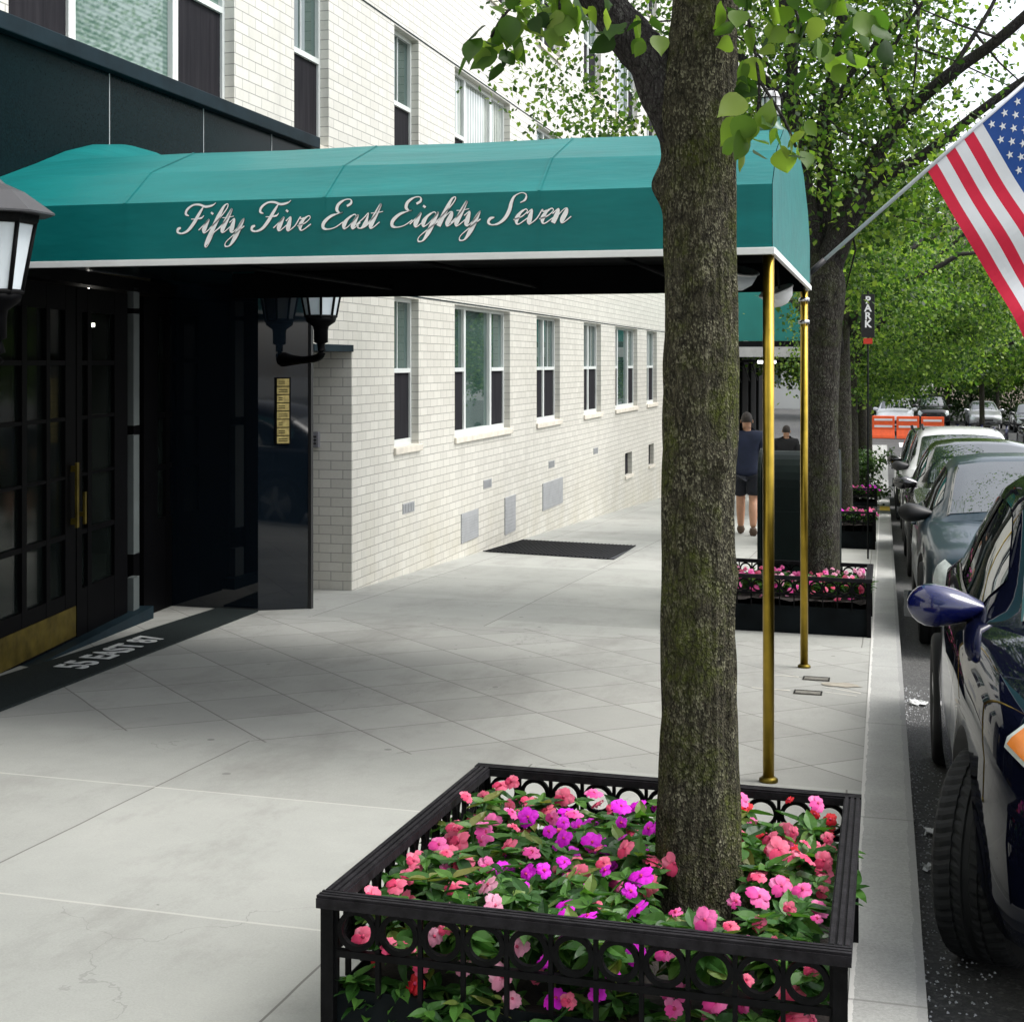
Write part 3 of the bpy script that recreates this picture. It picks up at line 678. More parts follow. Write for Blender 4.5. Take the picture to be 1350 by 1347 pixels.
# each facet is its own flat band so that folds stay crisp
br = [0, 1, 4, 7, 10, 13, 16, 19, 20]
for k0, k1 in zip(br[:-1], br[1:]): m.grid([[r[k] for k in range(k0, k1 + 1)] for r in rows], smooth=True)
# front end panel (slightly bowed)
endp = [(XO + .003, y, z) for y, z in prof]; cpt = (XO + .03, 7.65, 2.2)
m.add(endp + [cpt], [(i, i + 1, len(endp)) for i in range(len(endp) - 1)] + [(len(endp) - 1, 0, len(endp))], 0, True)
m.build('fabric_cover', M['teal'], can)
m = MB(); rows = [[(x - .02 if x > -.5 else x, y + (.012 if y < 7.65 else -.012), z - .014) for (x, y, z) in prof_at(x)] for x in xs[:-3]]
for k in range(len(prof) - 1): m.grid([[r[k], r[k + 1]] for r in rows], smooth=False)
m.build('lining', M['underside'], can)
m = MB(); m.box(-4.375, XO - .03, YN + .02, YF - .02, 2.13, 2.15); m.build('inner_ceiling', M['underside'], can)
# hanging inner valance on the far side and the frame
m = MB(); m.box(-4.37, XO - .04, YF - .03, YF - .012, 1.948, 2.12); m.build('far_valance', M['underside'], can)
m = MB(); m.box(-4.36, XO + .012, YN - .012, YN + .006, 1.955, 1.985); m.box(XO - .004, XO + .014, YN + .008, YF, 1.955, 1.985); m.box(-4.36, XO - .006, YF - .002, YF + .012, 1.955, 1.985)
m.build('white_trim', M['white_trim'], can, bevel=.003)
m = MB()
for x in (-1.2, -2.2, -3.2): m.tube([(x, YN + .03, 2.0), (x, YF - .04, 2.0)], .012, 8)
m.build('canopy_frame', M['underside'], can)
for (px, py) in ((-.476, YN + .09), (-.488, 9.20 + .02)):
    zb = zg(px, py)
    m = MB(); m.lathe([(.024, 0.02), (.024, 1.97 - zb)], (px, py, zb), 18)
    pole = m.build('support_pole', M['brass'], can)
    m = MB(); m.lathe([(.04, .0), (.04, .012), (.026, .022)], (px, py, zb + .001), 18); m.build('pole_foot', M['chrome'] if False else M['brass_dull'], pole)
    if py > 8:
        for zc in (1.76, 1.9): m = MB(); m.lathe([(.024, -.012), (.034, -.012), (.034, .012), (.024, .012)], (px, py, zc), 14); m.build('pole_collar', M['chrome'], pole)
for x in (-1.455, -2.455, -3.455):
    m = MB(); A = prof_at(x + .006); B = prof_at(x - .006)
    q = [[(a[0], a[1] - (.0022 if a[1] < 7.6 else -.0022), a[2] + (.0025 if a[2] > 2.2 else 0)), (b[0], b[1] - (.0022 if b[1] < 7.6 else -.0022), b[2] + (.0025 if b[2] > 2.2 else 0))] for a, b in zip(A, B)]
    m.grid(q, smooth=False); m.build('seam', M['teal'], can)
# seams at the front end
m = MB(); m.add([(XO - .10, YN - .0015, 1.985), (XO - .088, YN - .0015, 1.985), (XO - .088, YN - .0015, 2.25), (XO - .10, YN - .0015, 2.25)], [(0, 1, 2, 3)]); m.build('seam', M['teal'], can)

# script lettering -------------------------------------------------
TH, TN = .24, .085
GL = {
 'i': (.50, [[(-.12, .2, TN), (.12, .75, TN), (.2, 1.0, .09), (.17, .55, TH), (.18, .18, TH), (.3, 0, .08), (.55, .42, TN)], [(.22, 1.38, .16), (.25, 1.5, .17)]]),
 'f': (.52, [[(-.05, .3, TN), (.25, 1.0, TN), (.45, 1.75, TN), (.40, 2.1, .07), (.24, 1.95, .12), (.17, 1.2, TH), (.14, .2, TH), (.12, -.6, TH), (.10, -1.0, .1), (.22, -1.05, .06), (.27, -.5, TN), (.28, 0, TN), (.55, .42, TN)]]),
 't': (.50, [[(-.12, .2, TN), (.15, .9, TN), (.22, 1.75, .1), (.18, 1.0, TH), (.17, .2, TH), (.3, 0, .08), (.55, .42, TN)], [(-.1, 1.08, .06), (.2, 1.1, .07), (.5, 1.18, .05)]]),
 'y': (.72, [[(-.1, .7, TN), (.08, 1.0, .08), (.14, .5, TH), (.2, .1, TH), (.34, .02, .08), (.52, .5, TN), (.6, 1.0, .08), (.57, .4, TH), (.55, -.4, TH), (.45, -1.0, .1), (.22, -1.05, .1), (.16, -.75, .06), (.4, -.25, TN), (.8, .42, TN)]]),
 'v': (.72, [[(-.1, .7, TN), (.06, 1.0, .08), (.13, .5, TH), (.2, .1, TH), (.3, .0, .08), (.5, .35, TN), (.58, .95, .09), (.66, .82, .09), (.82, .9, TN)]]),
 'e': (.55, [[(-.08, .3, TN), (.25, .5, TN), (.42, .85, .06), (.30, 1.03, .08), (.12, .8, .13), (.06, .4, TH), (.15, .05, .12), (.3, .0, .08), (.6, .42, TN)]]),
 'a': (.78, [[(.52, .85, .06), (.36, 1.03, .08), (.12, .75, .13), (.04, .35, TH), (.14, .02, .12), (.32, .2, .06), (.52, .8, TN), (.56, 1.0, .1), (.53, .5, TH), (.54, .15, TH), (.64, 0, .08), (.85, .42, TN)]]),
 's': (.52, [[(-.1, .25, TN), (.15, .75, TN), (.28, 1.1, .07), (.34, .7, .13), (.36, .3, TH), (.25, .02, .1), (.06, .05, .09), (.04, .2, .1)], [(.28, .02, TN), (.42, .12, TN), (.58, .42, TN)]]),
 'g': (.76, [[(.52, .85, .06), (.36, 1.03, .08), (.12, .75, .13), (.04, .35, TH), (.14, .02, .12), (.32, .2, .06), (.52, .8, TN), (.57, 1.0, .1), (.54, .4, TH), (.52, -.4, TH), (.42, -1.0, .1), (.2, -1.05, .1), (.14, -.75, .06), (.4, -.25, TN), (.84, .42, TN)]]),
 'h': (.82, [[(-.08, .3, TN), (.2, 1.0, TN), (.4, 1.75, TN), (.36, 2.05, .07), (.22, 1.9, .12), (.16, 1.0, TH), (.14, .0, TH)], [(.16, .3, TN), (.36, .9, .06), (.5, 1.0, .1), (.55, .7, TH), (.53, .2, TH), (.64, 0, .08), (.9, .42, TN)]]),
 'n': (.80, [[(-.1, .65, TN), (.08, 1.0, .08), (.13, .6, TH), (.12, .0, TH)], [(.14, .3, TN), (.34, .9, .06), (.48, 1.0, .1), (.53, .7, TH), (.51, .2, TH), (.62, 0, .08), (.88, .42, TN)]]),
 'F': (1.12, [[(.72, 1.95, .08), (.64, 1.4, .17), (.55, .7, .19), (.40, .2, .15), (.15, .0, .1), (-.12, .08, .12), (-.18, .32, .16), (-.06, .42, .1)],
             [(.12, 1.3, .08), (-.1, 1.45, .13), (-.12, 1.8, .13), (.1, 2.1, .1), (.45, 2.12, .12), (.85, 1.95, .13), (1.2, 2.05, .1), (1.32, 2.22, .05)], [(.32, 1.05, .06), (.6, 1.05, .09), (.88, 1.12, .1), (.95, 1.3, .05)]]),
 'E': (1.08, [[(.85, 1.65, .12), (1.0, 1.85, .13), (.9, 2.12, .08), (.6, 2.12, .09), (.36, 1.8, .16), (.4, 1.4, .17), (.62, 1.18, .09), (.75, 1.22, .06), (.6, 1.15, .06), (.22, .95, .14), (.0, .5, .19), (.08, .12, .16), (.35, .0, .09), (.7, .12, .07), (1.0, .5, TN)], ]),
 'S': (1.12, [[(1.0, 1.5, .06), (1.18, 1.7, .11), (1.12, 2.05, .09), (.85, 2.2, .06), (.58, 1.98, .1), (.55, 1.55, .17), (.62, 1.0, .2), (.58, .45, .18), (.38, .08, .12), (.08, -.02, .09), (-.16, .15, .13), (-.16, .42, .15), (.02, .52, .08)]]),
 ' ': (.72, []),
}
def script_text(txt):
    pen = 0; strokes = []
    for i, ch in enumerate(txt):
        adv, sts = GL[ch]
        if ch == 'n' and txt.endswith('n') and i == len(txt) - 1: pass
        for st in sts: strokes.append([(x + pen, y, w) for x, y, w in st])
        pen += adv
    return strokes, pen
strokes, total = script_text('Fifty Five East Eighty Seven')
X0, X1 = -3.17, -1.33
sx = (X1 - X0) / total; sz = .0615; shear = .46
def letters(name, mat, y, grow, dx, dz, parent):
    m = MB(); kk = 0
    for st in strokes:
        pts = cat_spline(st, 7); kk += 1; yy = y - .00025 * (kk % 5)
        L = []; Rr = []
        for i, (px, py, w) in enumerate(pts):
            def W(q): return np.array([X0 + q[0] * sx + shear * q[1] * sz, 2.103 + q[1] * sz + .006 * (q[0] / total)])
            a, b = W(pts[max(0, i - 1)]), W(pts[min(len(pts) - 1, i + 1)])
            d = b - a; d /= (np.linalg.norm(d) + 1e-9); nrm = np.array([-d[1], d[0]])
            c = W((px, py)); hw = w * sz * (.50 if w < .1 else .68) + grow
            l, r = c + nrm * hw, c - nrm * hw
            L.append((l[0] + dx, yy, l[1] + dz)); Rr.append((r[0] + dx, yy, r[1] + dz))
        m.grid([[l, r] for l, r in zip(L, Rr)], smooth=False)
    return m.build(name, mat, parent)
letters('lettering_edge', M['letter_edge'], YN - .0025, .0010, .0011, -.0011, can)
letters('lettering', M['letter'], YN - .0042, .0, 0, 0, can)

# lamp on top of canopy, bowls below
jl = thing('caged_lamp', 'caged glass lamp on a green base atop the canopy end', 'lamp', (-.575, 7.65, 2.70))
m = MB(); m.lathe([(.085, .0), (.085, .02), (.05, .05), (.045, .09)], (-.575, 7.65, 2.695), 18); m.build('lamp_base', M['green_metal'], jl)
m = MB(); m.lathe([(.042, .09), (.05, .11), (.05, .19), (.035, .225), (.005, .235)], (-.575, 7.65, 2.695), 18); m.build('lamp_glass', M['jar_glass'], jl)
m = MB()
for k in range(6):
    th = math.pi * k / 3; c, s_ = math.cos(th), math.sin(th)
    m.tube([(-.575 + .056 * c, 7.65 + .056 * s_, 2.785), (-.575 + .057 * c, 7.65 + .057 * s_, 2.89), (-.575 + .035 * c, 7.65 + .035 * s_, 2.93), (-.575, 7.65, 2.94)], .0035, 5)
for zz in (2.79, 2.84, 2.885): m.tube([(-.575 + .057 * math.cos(a * math.pi / 8), 7.65 + .057 * math.sin(a * math.pi / 8), zz) for a in range(17)], .0035, 5, caps=False)
m.build('wire_cage', M['iron'], jl)
for (x, y, r, z, tilt, lab, mt_) in ((-.86, 8.75, .13, 2.06, 12, 'grey bowl lamp hanging under the canopy behind the tree trunk', 'lamp_glass'), (-.61, 8.5, .10, 1.92, -18, 'white bowl lamp hanging under the canopy between the brass poles', 'white_trim')):
    b = thing('bowl_lamp', lab, 'lamp', (x, y, 2.1), 'bowl lamps under the canopy')
    T = Matrix.Translation((x, y, z)) @ Matrix.Rotation(R(tilt), 4, 'Y') @ Matrix.Rotation(R(14), 4, 'X')
    m = MB(); m.lathe([(.004, -r * .95), (r * .45, -r * .85), (r * .8, -r * .55), (r, 0), (r * .97, .0), (r * .76, -r * .5), (r * .42, -r * .78), (.003, -r * .88)], n=22, mat=T); m.build('bowl', M[mt_], b)
    m = MB(); m.lathe([(r * 1.0, -.006), (r * 1.06, 0), (r * 1.0, .008), (r * .9, .004)], n=22, mat=T); m.build('rim', M['white_trim'], b)
    m = MB(); m.tube([tuple(T @ Vector((0, 0, -r * .8))), (x, y, 2.12)], .008, 6); m.build('stem', M['black_plastic'], b)

# ------------------------------------------------------------------ tree planters
def ring(m, c, r0, r1, t, axis, n=22):
    vs = []
    for k in range(n):
        th = 2 * math.pi * k / n; co, si = math.cos(th), math.sin(th)
        for (r, d) in ((r0, -t), (r1, -t), (r1, t), (r0, t)):
            p = (c[0] + r * co, c[1] + d, c[2] + r * si) if axis == 'x' else (c[0] + d, c[1] + r * co, c[2] + r * si)
            vs.append(p)
    m.add(vs, [(k * 4 + j, k * 4 + (j + 1) % 4, ((k + 1) % n) * 4 + (j + 1) % 4, ((k + 1) % n) * 4 + j) for k in range(n) for j in range(4)], 0, False)
def planter(x0, x1, y0, y1, nx, ny, H, label, sheet=.20, soil=.24, detail=True):
    P = thing('tree_planter', label, 'planter', ((x0 + x1) / 2, (y0 + y1) / 2, zg((x0 + x1) / 2, (y0 + y1) / 2)), 'iron tree planters along the kerb')
    w = .05
    for (a, b, c, d) in ((x0, x1, y0, y0 + w), (x0, x1, y1 - w, y1), (x0, x0 + w, y0 + w, y1 - w), (x1 - w, x1, y0 + w, y1 - w)):
        m = MB(); m.sbox(a, b, c, d, H - .028, H - .006)
        if b - a > d - c:
            for o in (.004, .020, .036): m.sbox(a, b, c + o, c + o + .010, H - .0055, H)
        else:
            for o in (.004, .020, .036): m.sbox(a + o, a + o + .010, c, d, H - .0055, H)
        m.build('top_rail', M['iron_rail'], P)
    zr1 = H - .029; 
    def panel(axis, fixed, a, b, n):
        m = MB(); pitch = (b - a) / n; r1 = min(.049, pitch * .47); zc = zr1 - r1; zl = zc - r1
        P_ = lambda u, h: (u, fixed, zg(u, fixed) + h) if axis == 'x' else (fixed, u, zg(fixed, u) + h)
        def bx(u0, u1, h0, h1, t=.006):
            if axis == 'x': m.sbox(u0, u1, fixed - t, fixed + t, h0, h1)
            else: m.sbox(fixed - t, fixed + t, u0, u1, h0, h1)
        for i in range(n): ring(m, P_(a + (i + .5) * pitch, zc), r1 * .74, r1, .007, axis, 24 if detail else 12)
        for i in range(n + 1): bx(a + i * pitch - .005, a + i * pitch + .005, sheet - .01, zr1)
        bx(a, b, zl - .016, zl, .009)
        # little scroll fillets where ring and stile meet
        for i in range(n + 1):
            bx(a + i * pitch - .014, a + i * pitch + .014, zc - .009, zc + .009, .004)
        m.build('railing_panel', M['iron'], P)
    panel('x', y0 + .025, x0 + .04, x1 - .04, nx); panel('x', y1 - .025, x0 + .04, x1 - .04, nx)
    panel('y', x0 + .025, y0 + .04, y1 - .04, ny); panel('y', x1 - .025, y0 + .04, y1 - .04, ny)
    m = MB()
    for (a, b, c, d) in ((x0 + .012, x1 - .012, y0 + .033, y0 + .037), (x0 + .012, x1 - .012, y1 - .037, y1 - .033), (x0 + .033, x0 + .037, y0 + .04, y1 - .04), (x1 - .037, x1 - .033, y0 + .04, y1 - .04)):
        m.sbox(a, b, c, d, 0, sheet)
    m.build('base_panel', M['iron_sheet'], P)
    m = MB()
    for (a, b) in ((x0 + .008, y0 + .008), (x1 - .038, y0 + .008), (x0 + .008, y1 - .038), (x1 - .038, y1 - .038)): m.sbox(a, a + .03, b, b + .03, 0, zr1); m.build('corner_post', M['iron'], P); m = MB()
    m = MB(); nxs, nys = 26, 30; rows = []
    for j in range(nys):
        y = y0 + .039 + (y1 - y0 - .078) * j / (nys - 1)
        rows.append([(x, y, zg(x, y) + soil + .022 * noise.noise(Vector((x * 9, y * 9, 0))) + .012 * noise.noise(Vector((x * 40, y * 40, 3)))) for x in [x0 + .039 + (x1 - x0 - .078) * i / (nxs - 1) for i in range(nxs)]])
    m.grid(rows); m.build('soil', M['soil'], P)
    return P
planter(-1.235, -.065, 3.02, 4.36, 11, 13, .43, 'black iron tree planter in the foreground, full of pink flowers round a mossy trunk', .215, .19)
planter(-1.30, -.085, 10.70, 11.98, 11, 12, .42, 'black iron tree planter behind the brass poles with coral flowers', .2, .24)
planter(-1.25, -.10, 18.6, 20.0, 9, 11, .47, 'black iron tree planter beyond the mailbox with magenta pink flowers, nearer of that pair', .22, .3, False)
planter(-1.25, -.12, 26.2, 27.6, 9, 11, .47, 'black iron tree planter farthest down the kerb with pink flowers', .22, .3, False)

# ------------------------------------------------------------------ flowers
def blossom_mesh(name, mat, r=.028, seed=0):
    rr = random.Random(seed); m = MB()
    for p in range(5):
        a0 = 2 * math.pi * p / 5 + rr.uniform(-.12, .12); L = r * rr.uniform(.88, 1.12); w = r * .52
        rows = []
        for i in range(5):
            t = i / 4; wd = w * math.sin(math.pi * (t * .78 + .06)) ** .8; zz = .004 * (p % 2) + L * (.22 * t - .30 * t * t) + .0006 * p
            rows.append([((t * L) * math.cos(a0) - s_ * wd * math.sin(a0), (t * L) * math.sin(a0) + s_ * wd * math.cos(a0), zz - .18 * abs(s_) * wd + .0022 * math.sin(4.1 * s_ + 5 * t + p)) for s_ in (-1, -.5, 0, .5, 1)])
        # notch at the petal end
        rows.append([tuple(np.array(rows[-1][k]) + np.array((math.cos(a0), math.sin(a0), -.5)) * L * (.06 if k in (1, 3) else -.02)) for k in range(5)])
        m.grid(rows)
    m.lathe([(.0045, .001), (.004, .006), (.001, .008)], (0, 0, 0), 7, mi=1)
    me_o = m.build(name, [mat, M['p_eye']]); me = me_o.data; bpy.data.objects.remove(me_o); return me
BL = {k: [blossom_mesh('blossom', M[v], r_, s_) for s_, r_ in ((1, .026), (2, .019), (3, .029), (4, .023), (5, .016))] for k, v in (('coral', 'p_coral'), ('magenta', 'p_mag'), ('red', 'p_red'), ('pale', 'p_pale'), ('pink', 'p_pink'))}
def foliage_mesh(seed, H, spread, nst):
    nr = np.random.default_rng(seed); arrs = []; stem = MB()
    for k in range(nst):
        a = nr.uniform(0, 6.28); rr = spread * math.sqrt(nr.uniform(.02, 1)); tip = np.array([rr * math.cos(a), rr * math.sin(a), H * nr.uniform(.55, 1)])
        stem.tube([(tip[0] * .15, tip[1] * .15, 0), (tip[0] * .6, tip[1] * .6, tip[2] * .6), tuple(tip)], .0035, 4)
        for lv in range(3):
            c = tip * np.array([1 - .18 * lv, 1 - .18 * lv, 1 - .24 * lv]); n = 6
            th = nr.uniform(0, 6.28) + np.arange(n) * 6.28 / n
            dirs = np.stack([np.cos(th), np.sin(th), np.full(n, .25 - .15 * lv)], 1)
            arrs.append(leaf_arrays(np.repeat(c[None], n, 0), 3., .060, nr, False, .1, .58, dirs))
    off = Vector((0, 0, 0)); vs = []; fs = []; b = 0
    for V, F in arrs: vs.append(V); fs += [tuple(i + b for i in f) for f in F]; b += len(V)
    vs = np.concatenate(vs).tolist(); nv = len(vs)
    me = bpy.data.meshes.new('foliage'); me.from_pydata(vs + stem.v, [], fs + [tuple(i + nv for i in f) for f in stem.f]); me.materials.append(M['leaf_flower']); me.update()
    return me
FOL = [foliage_mesh(s_, .155, .12, 11) for s_ in range(5)]
def plant(x, y, h0, color, label, group, nb, seed, scale=1., cat='flower plant', low=0., xr=(-9, 9)):
    rr = random.Random(seed)
    t = thing('impatiens_plant', label, cat, (x, y, zg(x, y) + h0), group)
    f = bpy.data.objects.new('foliage', FOL[seed % 5]); COL.objects.link(f); f.parent = t; f.scale = (scale,) * 3; f.rotation_euler.z = rr.uniform(0, 6)
    for i in range(nb):
        a = i * 2.4 + rr.uniform(-.5, .5); r_ = .145 * math.sqrt((i + rr.random()) / nb) * scale
        b = bpy.data.objects.new('blossom', rr.choice(BL[color if rr.random() < .86 else rr.choice(['coral', 'pink'])])); COL.objects.link(b); b.parent = t
        bx_ = min(max(r_ * math.cos(a), xr[0] - x), xr[1] - x)
        b.location = (bx_, r_ * math.sin(a) if not low or i % 3 else -.12, (rr.uniform(.0, .11) if low and i % 3 == 0 else 0) if low and i % 3 == 0 else scale * (rr.uniform(.145, .205) - .055 * (r_ / .135) ** 2))
        b.rotation_euler = Euler((R(rr.uniform(5, 75)), R(rr.uniform(-40, 40)), R(rr.uniform(-50, 50)))); s_ = rr.uniform(.85, 1.2); b.scale = (s_, s_, s_)
    return t
rowname = ['back row', 'second row from the back', 'middle row', 'second row from the front', 'front row']
colname = ['at the left end', 'second from the left', 'third from the left', 'second from the right', 'at the right end']
cmap = [['coral', 'coral', 'magenta', 'red', 'red'], ['coral', 'magenta', 'magenta', 'coral', 'coral'], ['pink', 'magenta', 'coral', None, 'coral'], ['coral', 'magenta', 'magenta', None, 'pink'], ['coral', 'pale', 'magenta', 'pink', 'coral']]
cword = dict(coral='coral pink', magenta='bright magenta', red='red', pale='pale pink', pink='rose pink')
for j in range(5):
    for i in range(5):
        c = cmap[j][i]
        if c is None: continue
        x = -1.08 + i * .222 + rng.uniform(-.04, .04); y = 4.16 - j * .235 + rng.uniform(-.04, .04)
        if abs(x + .47) < .15 and abs(y - 3.72) < .16: x += -.12 if x < -.47 else .12
        plant(x, y, .225, c, f'{cword[c]} impatiens in the foreground planter, {rowname[j]}, {colname[i]}', 'impatiens in the foreground planter', [9, 9, 10, 8, 8][j], 31 + j * 5 + i, 1.08, low=1. if j == 4 else 0, xr=(-1.15, -.15))
for i in range(6):
    c = ['red', 'pale', 'coral', 'red', 'pink', 'coral'][i]
    plant(-1.10 + i * .182, 3.105, .10, c, f"low {cword[c]} impatiens leaning through the foreground planter's front rail, " + ['first', 'second', 'third', 'fourth', 'fifth', 'sixth'][i] + ' from left', 'impatiens in the foreground planter', 2 - i % 2, 400 + i, .9, xr=(-1.15, -.15))
for j in range(2):
    for i in range(6):
        plant(-1.15 + i * .19, 11.0 + j * .3, .24, rng.choice(['coral', 'coral', 'pink', 'pale']), 'coral and pink impatiens in the planter behind the brass poles', 'impatiens in the second planter', 10, 200 + j * 9 + i, .95, low=1. if j == 0 else 0, xr=(-1.22, -.16))
for (yy, nm, gp) in ((18.85, 'magenta pink impatiens in the planter beyond the mailbox', 'impatiens in the third planter'), (26.45, 'pink impatiens in the farthest kerb planter', 'impatiens in the farthest planter')):
    for j in range(2):
        for i in range(5): plant(-1.05 + i * .21, yy + j * .3, .3, rng.choice(['magenta', 'pink', 'pink']), nm, gp, 8, 300 + int(yy) + j * 9 + i, 1.05)

# ------------------------------------------------------------------ trees
def branch_pts(p0, p1, sag, nr, n=7, jit=.04):
    p0, p1 = np.array(p0, float), np.array(p1, float); L = np.linalg.norm(p1 - p0); out = []
    for i in range(n):
        t = i / (n - 1); p = p0 + (p1 - p0) * t; p[2] += sag * L * math.sin(math.pi * t)
        if 0 < i < n - 1: p += nr.normal(size=3) * jit * L / 3
        out.append(tuple(p))
    return out
def clump_leaves(centers, per, rad, size, nr, simple_=True, flat=.6, aspect=1.):
    pos = []
    for c in centers:
        q = nr.normal(size=(per, 3)) * rad; q[:, 2] *= flat; pos.append(q + np.array(c))
    return leaf_arrays(np.concatenate(pos), 1.2, size, nr, simple_, .45, aspect)

# tree 1, the foreground trunk, with displaced bark
T1 = thing('street_tree', 'mossy street tree trunk standing in the foreground flower planter', 'tree', (-.47, 3.8, zg(-.47, 3.8)), 'street trees along the kerb')
def trunk_mesh(path, n=110, per=30, knots=(), amp=.0075):
    pts = cat_spline(path, per); rows = []
    for i, (x, y, z, r) in enumerate(pts):
        row = []
        for k in range(n):
            th = 2 * math.pi * k / n; c, s_ = math.cos(th), math.sin(th)
            q = Vector((c * 5.5, s_ * 5.5, z * 2.6)); d = noise.noise(q * 1.2) * amp * .9 + abs(noise.noise(Vector((c * 9, s_ * 9, z * 5)))) * amp * 1.1
            d += noise.noise(Vector((c * 2, s_ * 2, z * 1.3))) * amp * 1.1
            for (kt, kz, kr, ka) in knots:
                dd = ((math.atan2(math.sin(th - kt), math.cos(th - kt)) * r) ** 2 + (z - kz) ** 2) / kr ** 2; d += ka * math.exp(-dd)
            row.append((x + (r + d) * c, y + (r + d) * s_, z))
        rows.append(row)
    m = MB(); m.grid(rows, close=True); return m
path = [(-.472, 3.80, -.05, .165), (-.472, 3.80, .05, .138), (-.474, 3.80, .16, .112), (-.475, 3.8, .38, .100), (-.476, 3.8, .7, .094), (-.476, 3.8, 1.1, .096), (-.470, 3.8, 1.45, .097), (-.472, 3.8, 1.75, .088), (-.472, 3.8, 2.0, .087), (-.470, 3.8, 2.18, .095), (-.465, 3.8, 2.32, .088), (-.455, 3.8, 2.6, .078), (-.45, 3.82, 3.1, .07), (-.42, 3.85, 3.8, .05)]
trunk_mesh(path, knots=((math.pi * 1.03, 1.97, .05, .032), (-.9, 1.25, .035, .018), (-1.9, .78, .03, .014), (-1.3, 1.72, .028, .012), (-2.3, .35, .04, .016), (math.pi, 2.17, .09, .02), (-.2, .95, .04, .010))).build('trunk', M['bark'], T1)
m = MB(); lp = [(-.49, 3.80, 2.06, .06), (-.54, 3.80, 2.17, .070), (-.605, 3.80, 2.30, .062), (-.69, 3.78, 2.41, .057), (-.85, 3.72, 2.60, .042), (-1.2, 3.6, 2.95, .03), (-1.6, 3.5, 3.3, .015)]
pts = cat_spline(lp, 6); m.tube([p[:3] for p in pts], [p[3] for p in pts], 18, wob=.14)
lp = [(-.45, 3.82, 2.9, .05), (-.2, 3.9, 3.3, .035), (.3, 4.1, 3.8, .02)]; pts = cat_spline(lp, 6); m.tube([p[:3] for p in pts], [p[3] for p in pts], 12, wob=.1)
m.tube([(-.42, 3.85, 3.7), (-.5, 4.0, 4.3), (-.3, 3.9, 5.0)], [.05, .035, .015], 10)
# twigs that carry the near sprigs
tw = [[(-.75, 3.75, 2.5), (-.85, 3.62, 2.47), (-.93, 3.56, 2.40), (-.97, 3.54, 2.33)], [(-.75, 3.75, 2.5), (-.8, 3.62, 2.47), (-.80, 3.58, 2.40)],
      [(-.42, 3.72, 2.6), (-.34, 3.62, 2.4), (-.30, 3.6, 2.2), (-.31, 3.6, 2.06)], [(-.42, 3.72, 2.6), (-.25, 3.65, 2.45), (-.19, 3.62, 2.30)], [(-.3, 3.6, 2.2), (-.24, 3.6, 2.10), (-.21, 3.6, 2.03)]]
for t_ in tw: m.tube([tuple(q) for q in cat_spline(t_, 4)], .004, 5)
m.build('branch', M['bark_limb'], T1)
nr = np.random.default_rng(5); arrs = []
sprigs = [(-.97, 3.55, 2.33, 9, .035), (-.90, 3.55, 2.40, 9, .04), (-.93, 3.55, 2.29, 5, .022), (-.81, 3.58, 2.41, 9, .04), (-.75, 3.58, 2.40, 6, .03), (-.84, 3.57, 2.44, 9, .05), (-.63, 3.6, 2.36, 7, .04), (-.60, 3.6, 2.33, 4, .03),
          (-.31, 3.6, 2.06, 6, .035), (-.26, 3.6, 2.07, 6, .035), (-.22, 3.6, 2.02, 6, .025), (-.355, 3.62, 2.1, 4, .03), (-.20, 3.62, 2.29, 12, .06), (-.14, 3.62, 2.33, 10, .06), (-.27, 3.62, 2.38, 12, .06), (-.33, 3.62, 2.33, 8, .05), (-.33, 3.6, 2.2, 5, .04), (-.1, 3.62, 2.4, 12, .07), (-.2, 3.65, 2.45, 12, .07)]
for (x, y, z, n, r_) in sprigs:
    arrs.append(leaf_arrays(np.array((x, y, z)) + nr.normal(size=(n, 3)) * r_, .4, .072, nr, False, 1.0, .92))
cl = [(nr.uniform(-1.9, .9), nr.uniform(2.9, 5.2), nr.uniform(3.0, 5.3)) for _ in range(45)] + [(nr.uniform(-2.2, 3.2), nr.uniform(1.2, 6.0), nr.uniform(4.0, 6.8)) for _ in range(70)]
arrs.append(clump_leaves(cl, 26, .2, .085, nr))
leaf_obj('crown', arrs, M['leaf'], T1)

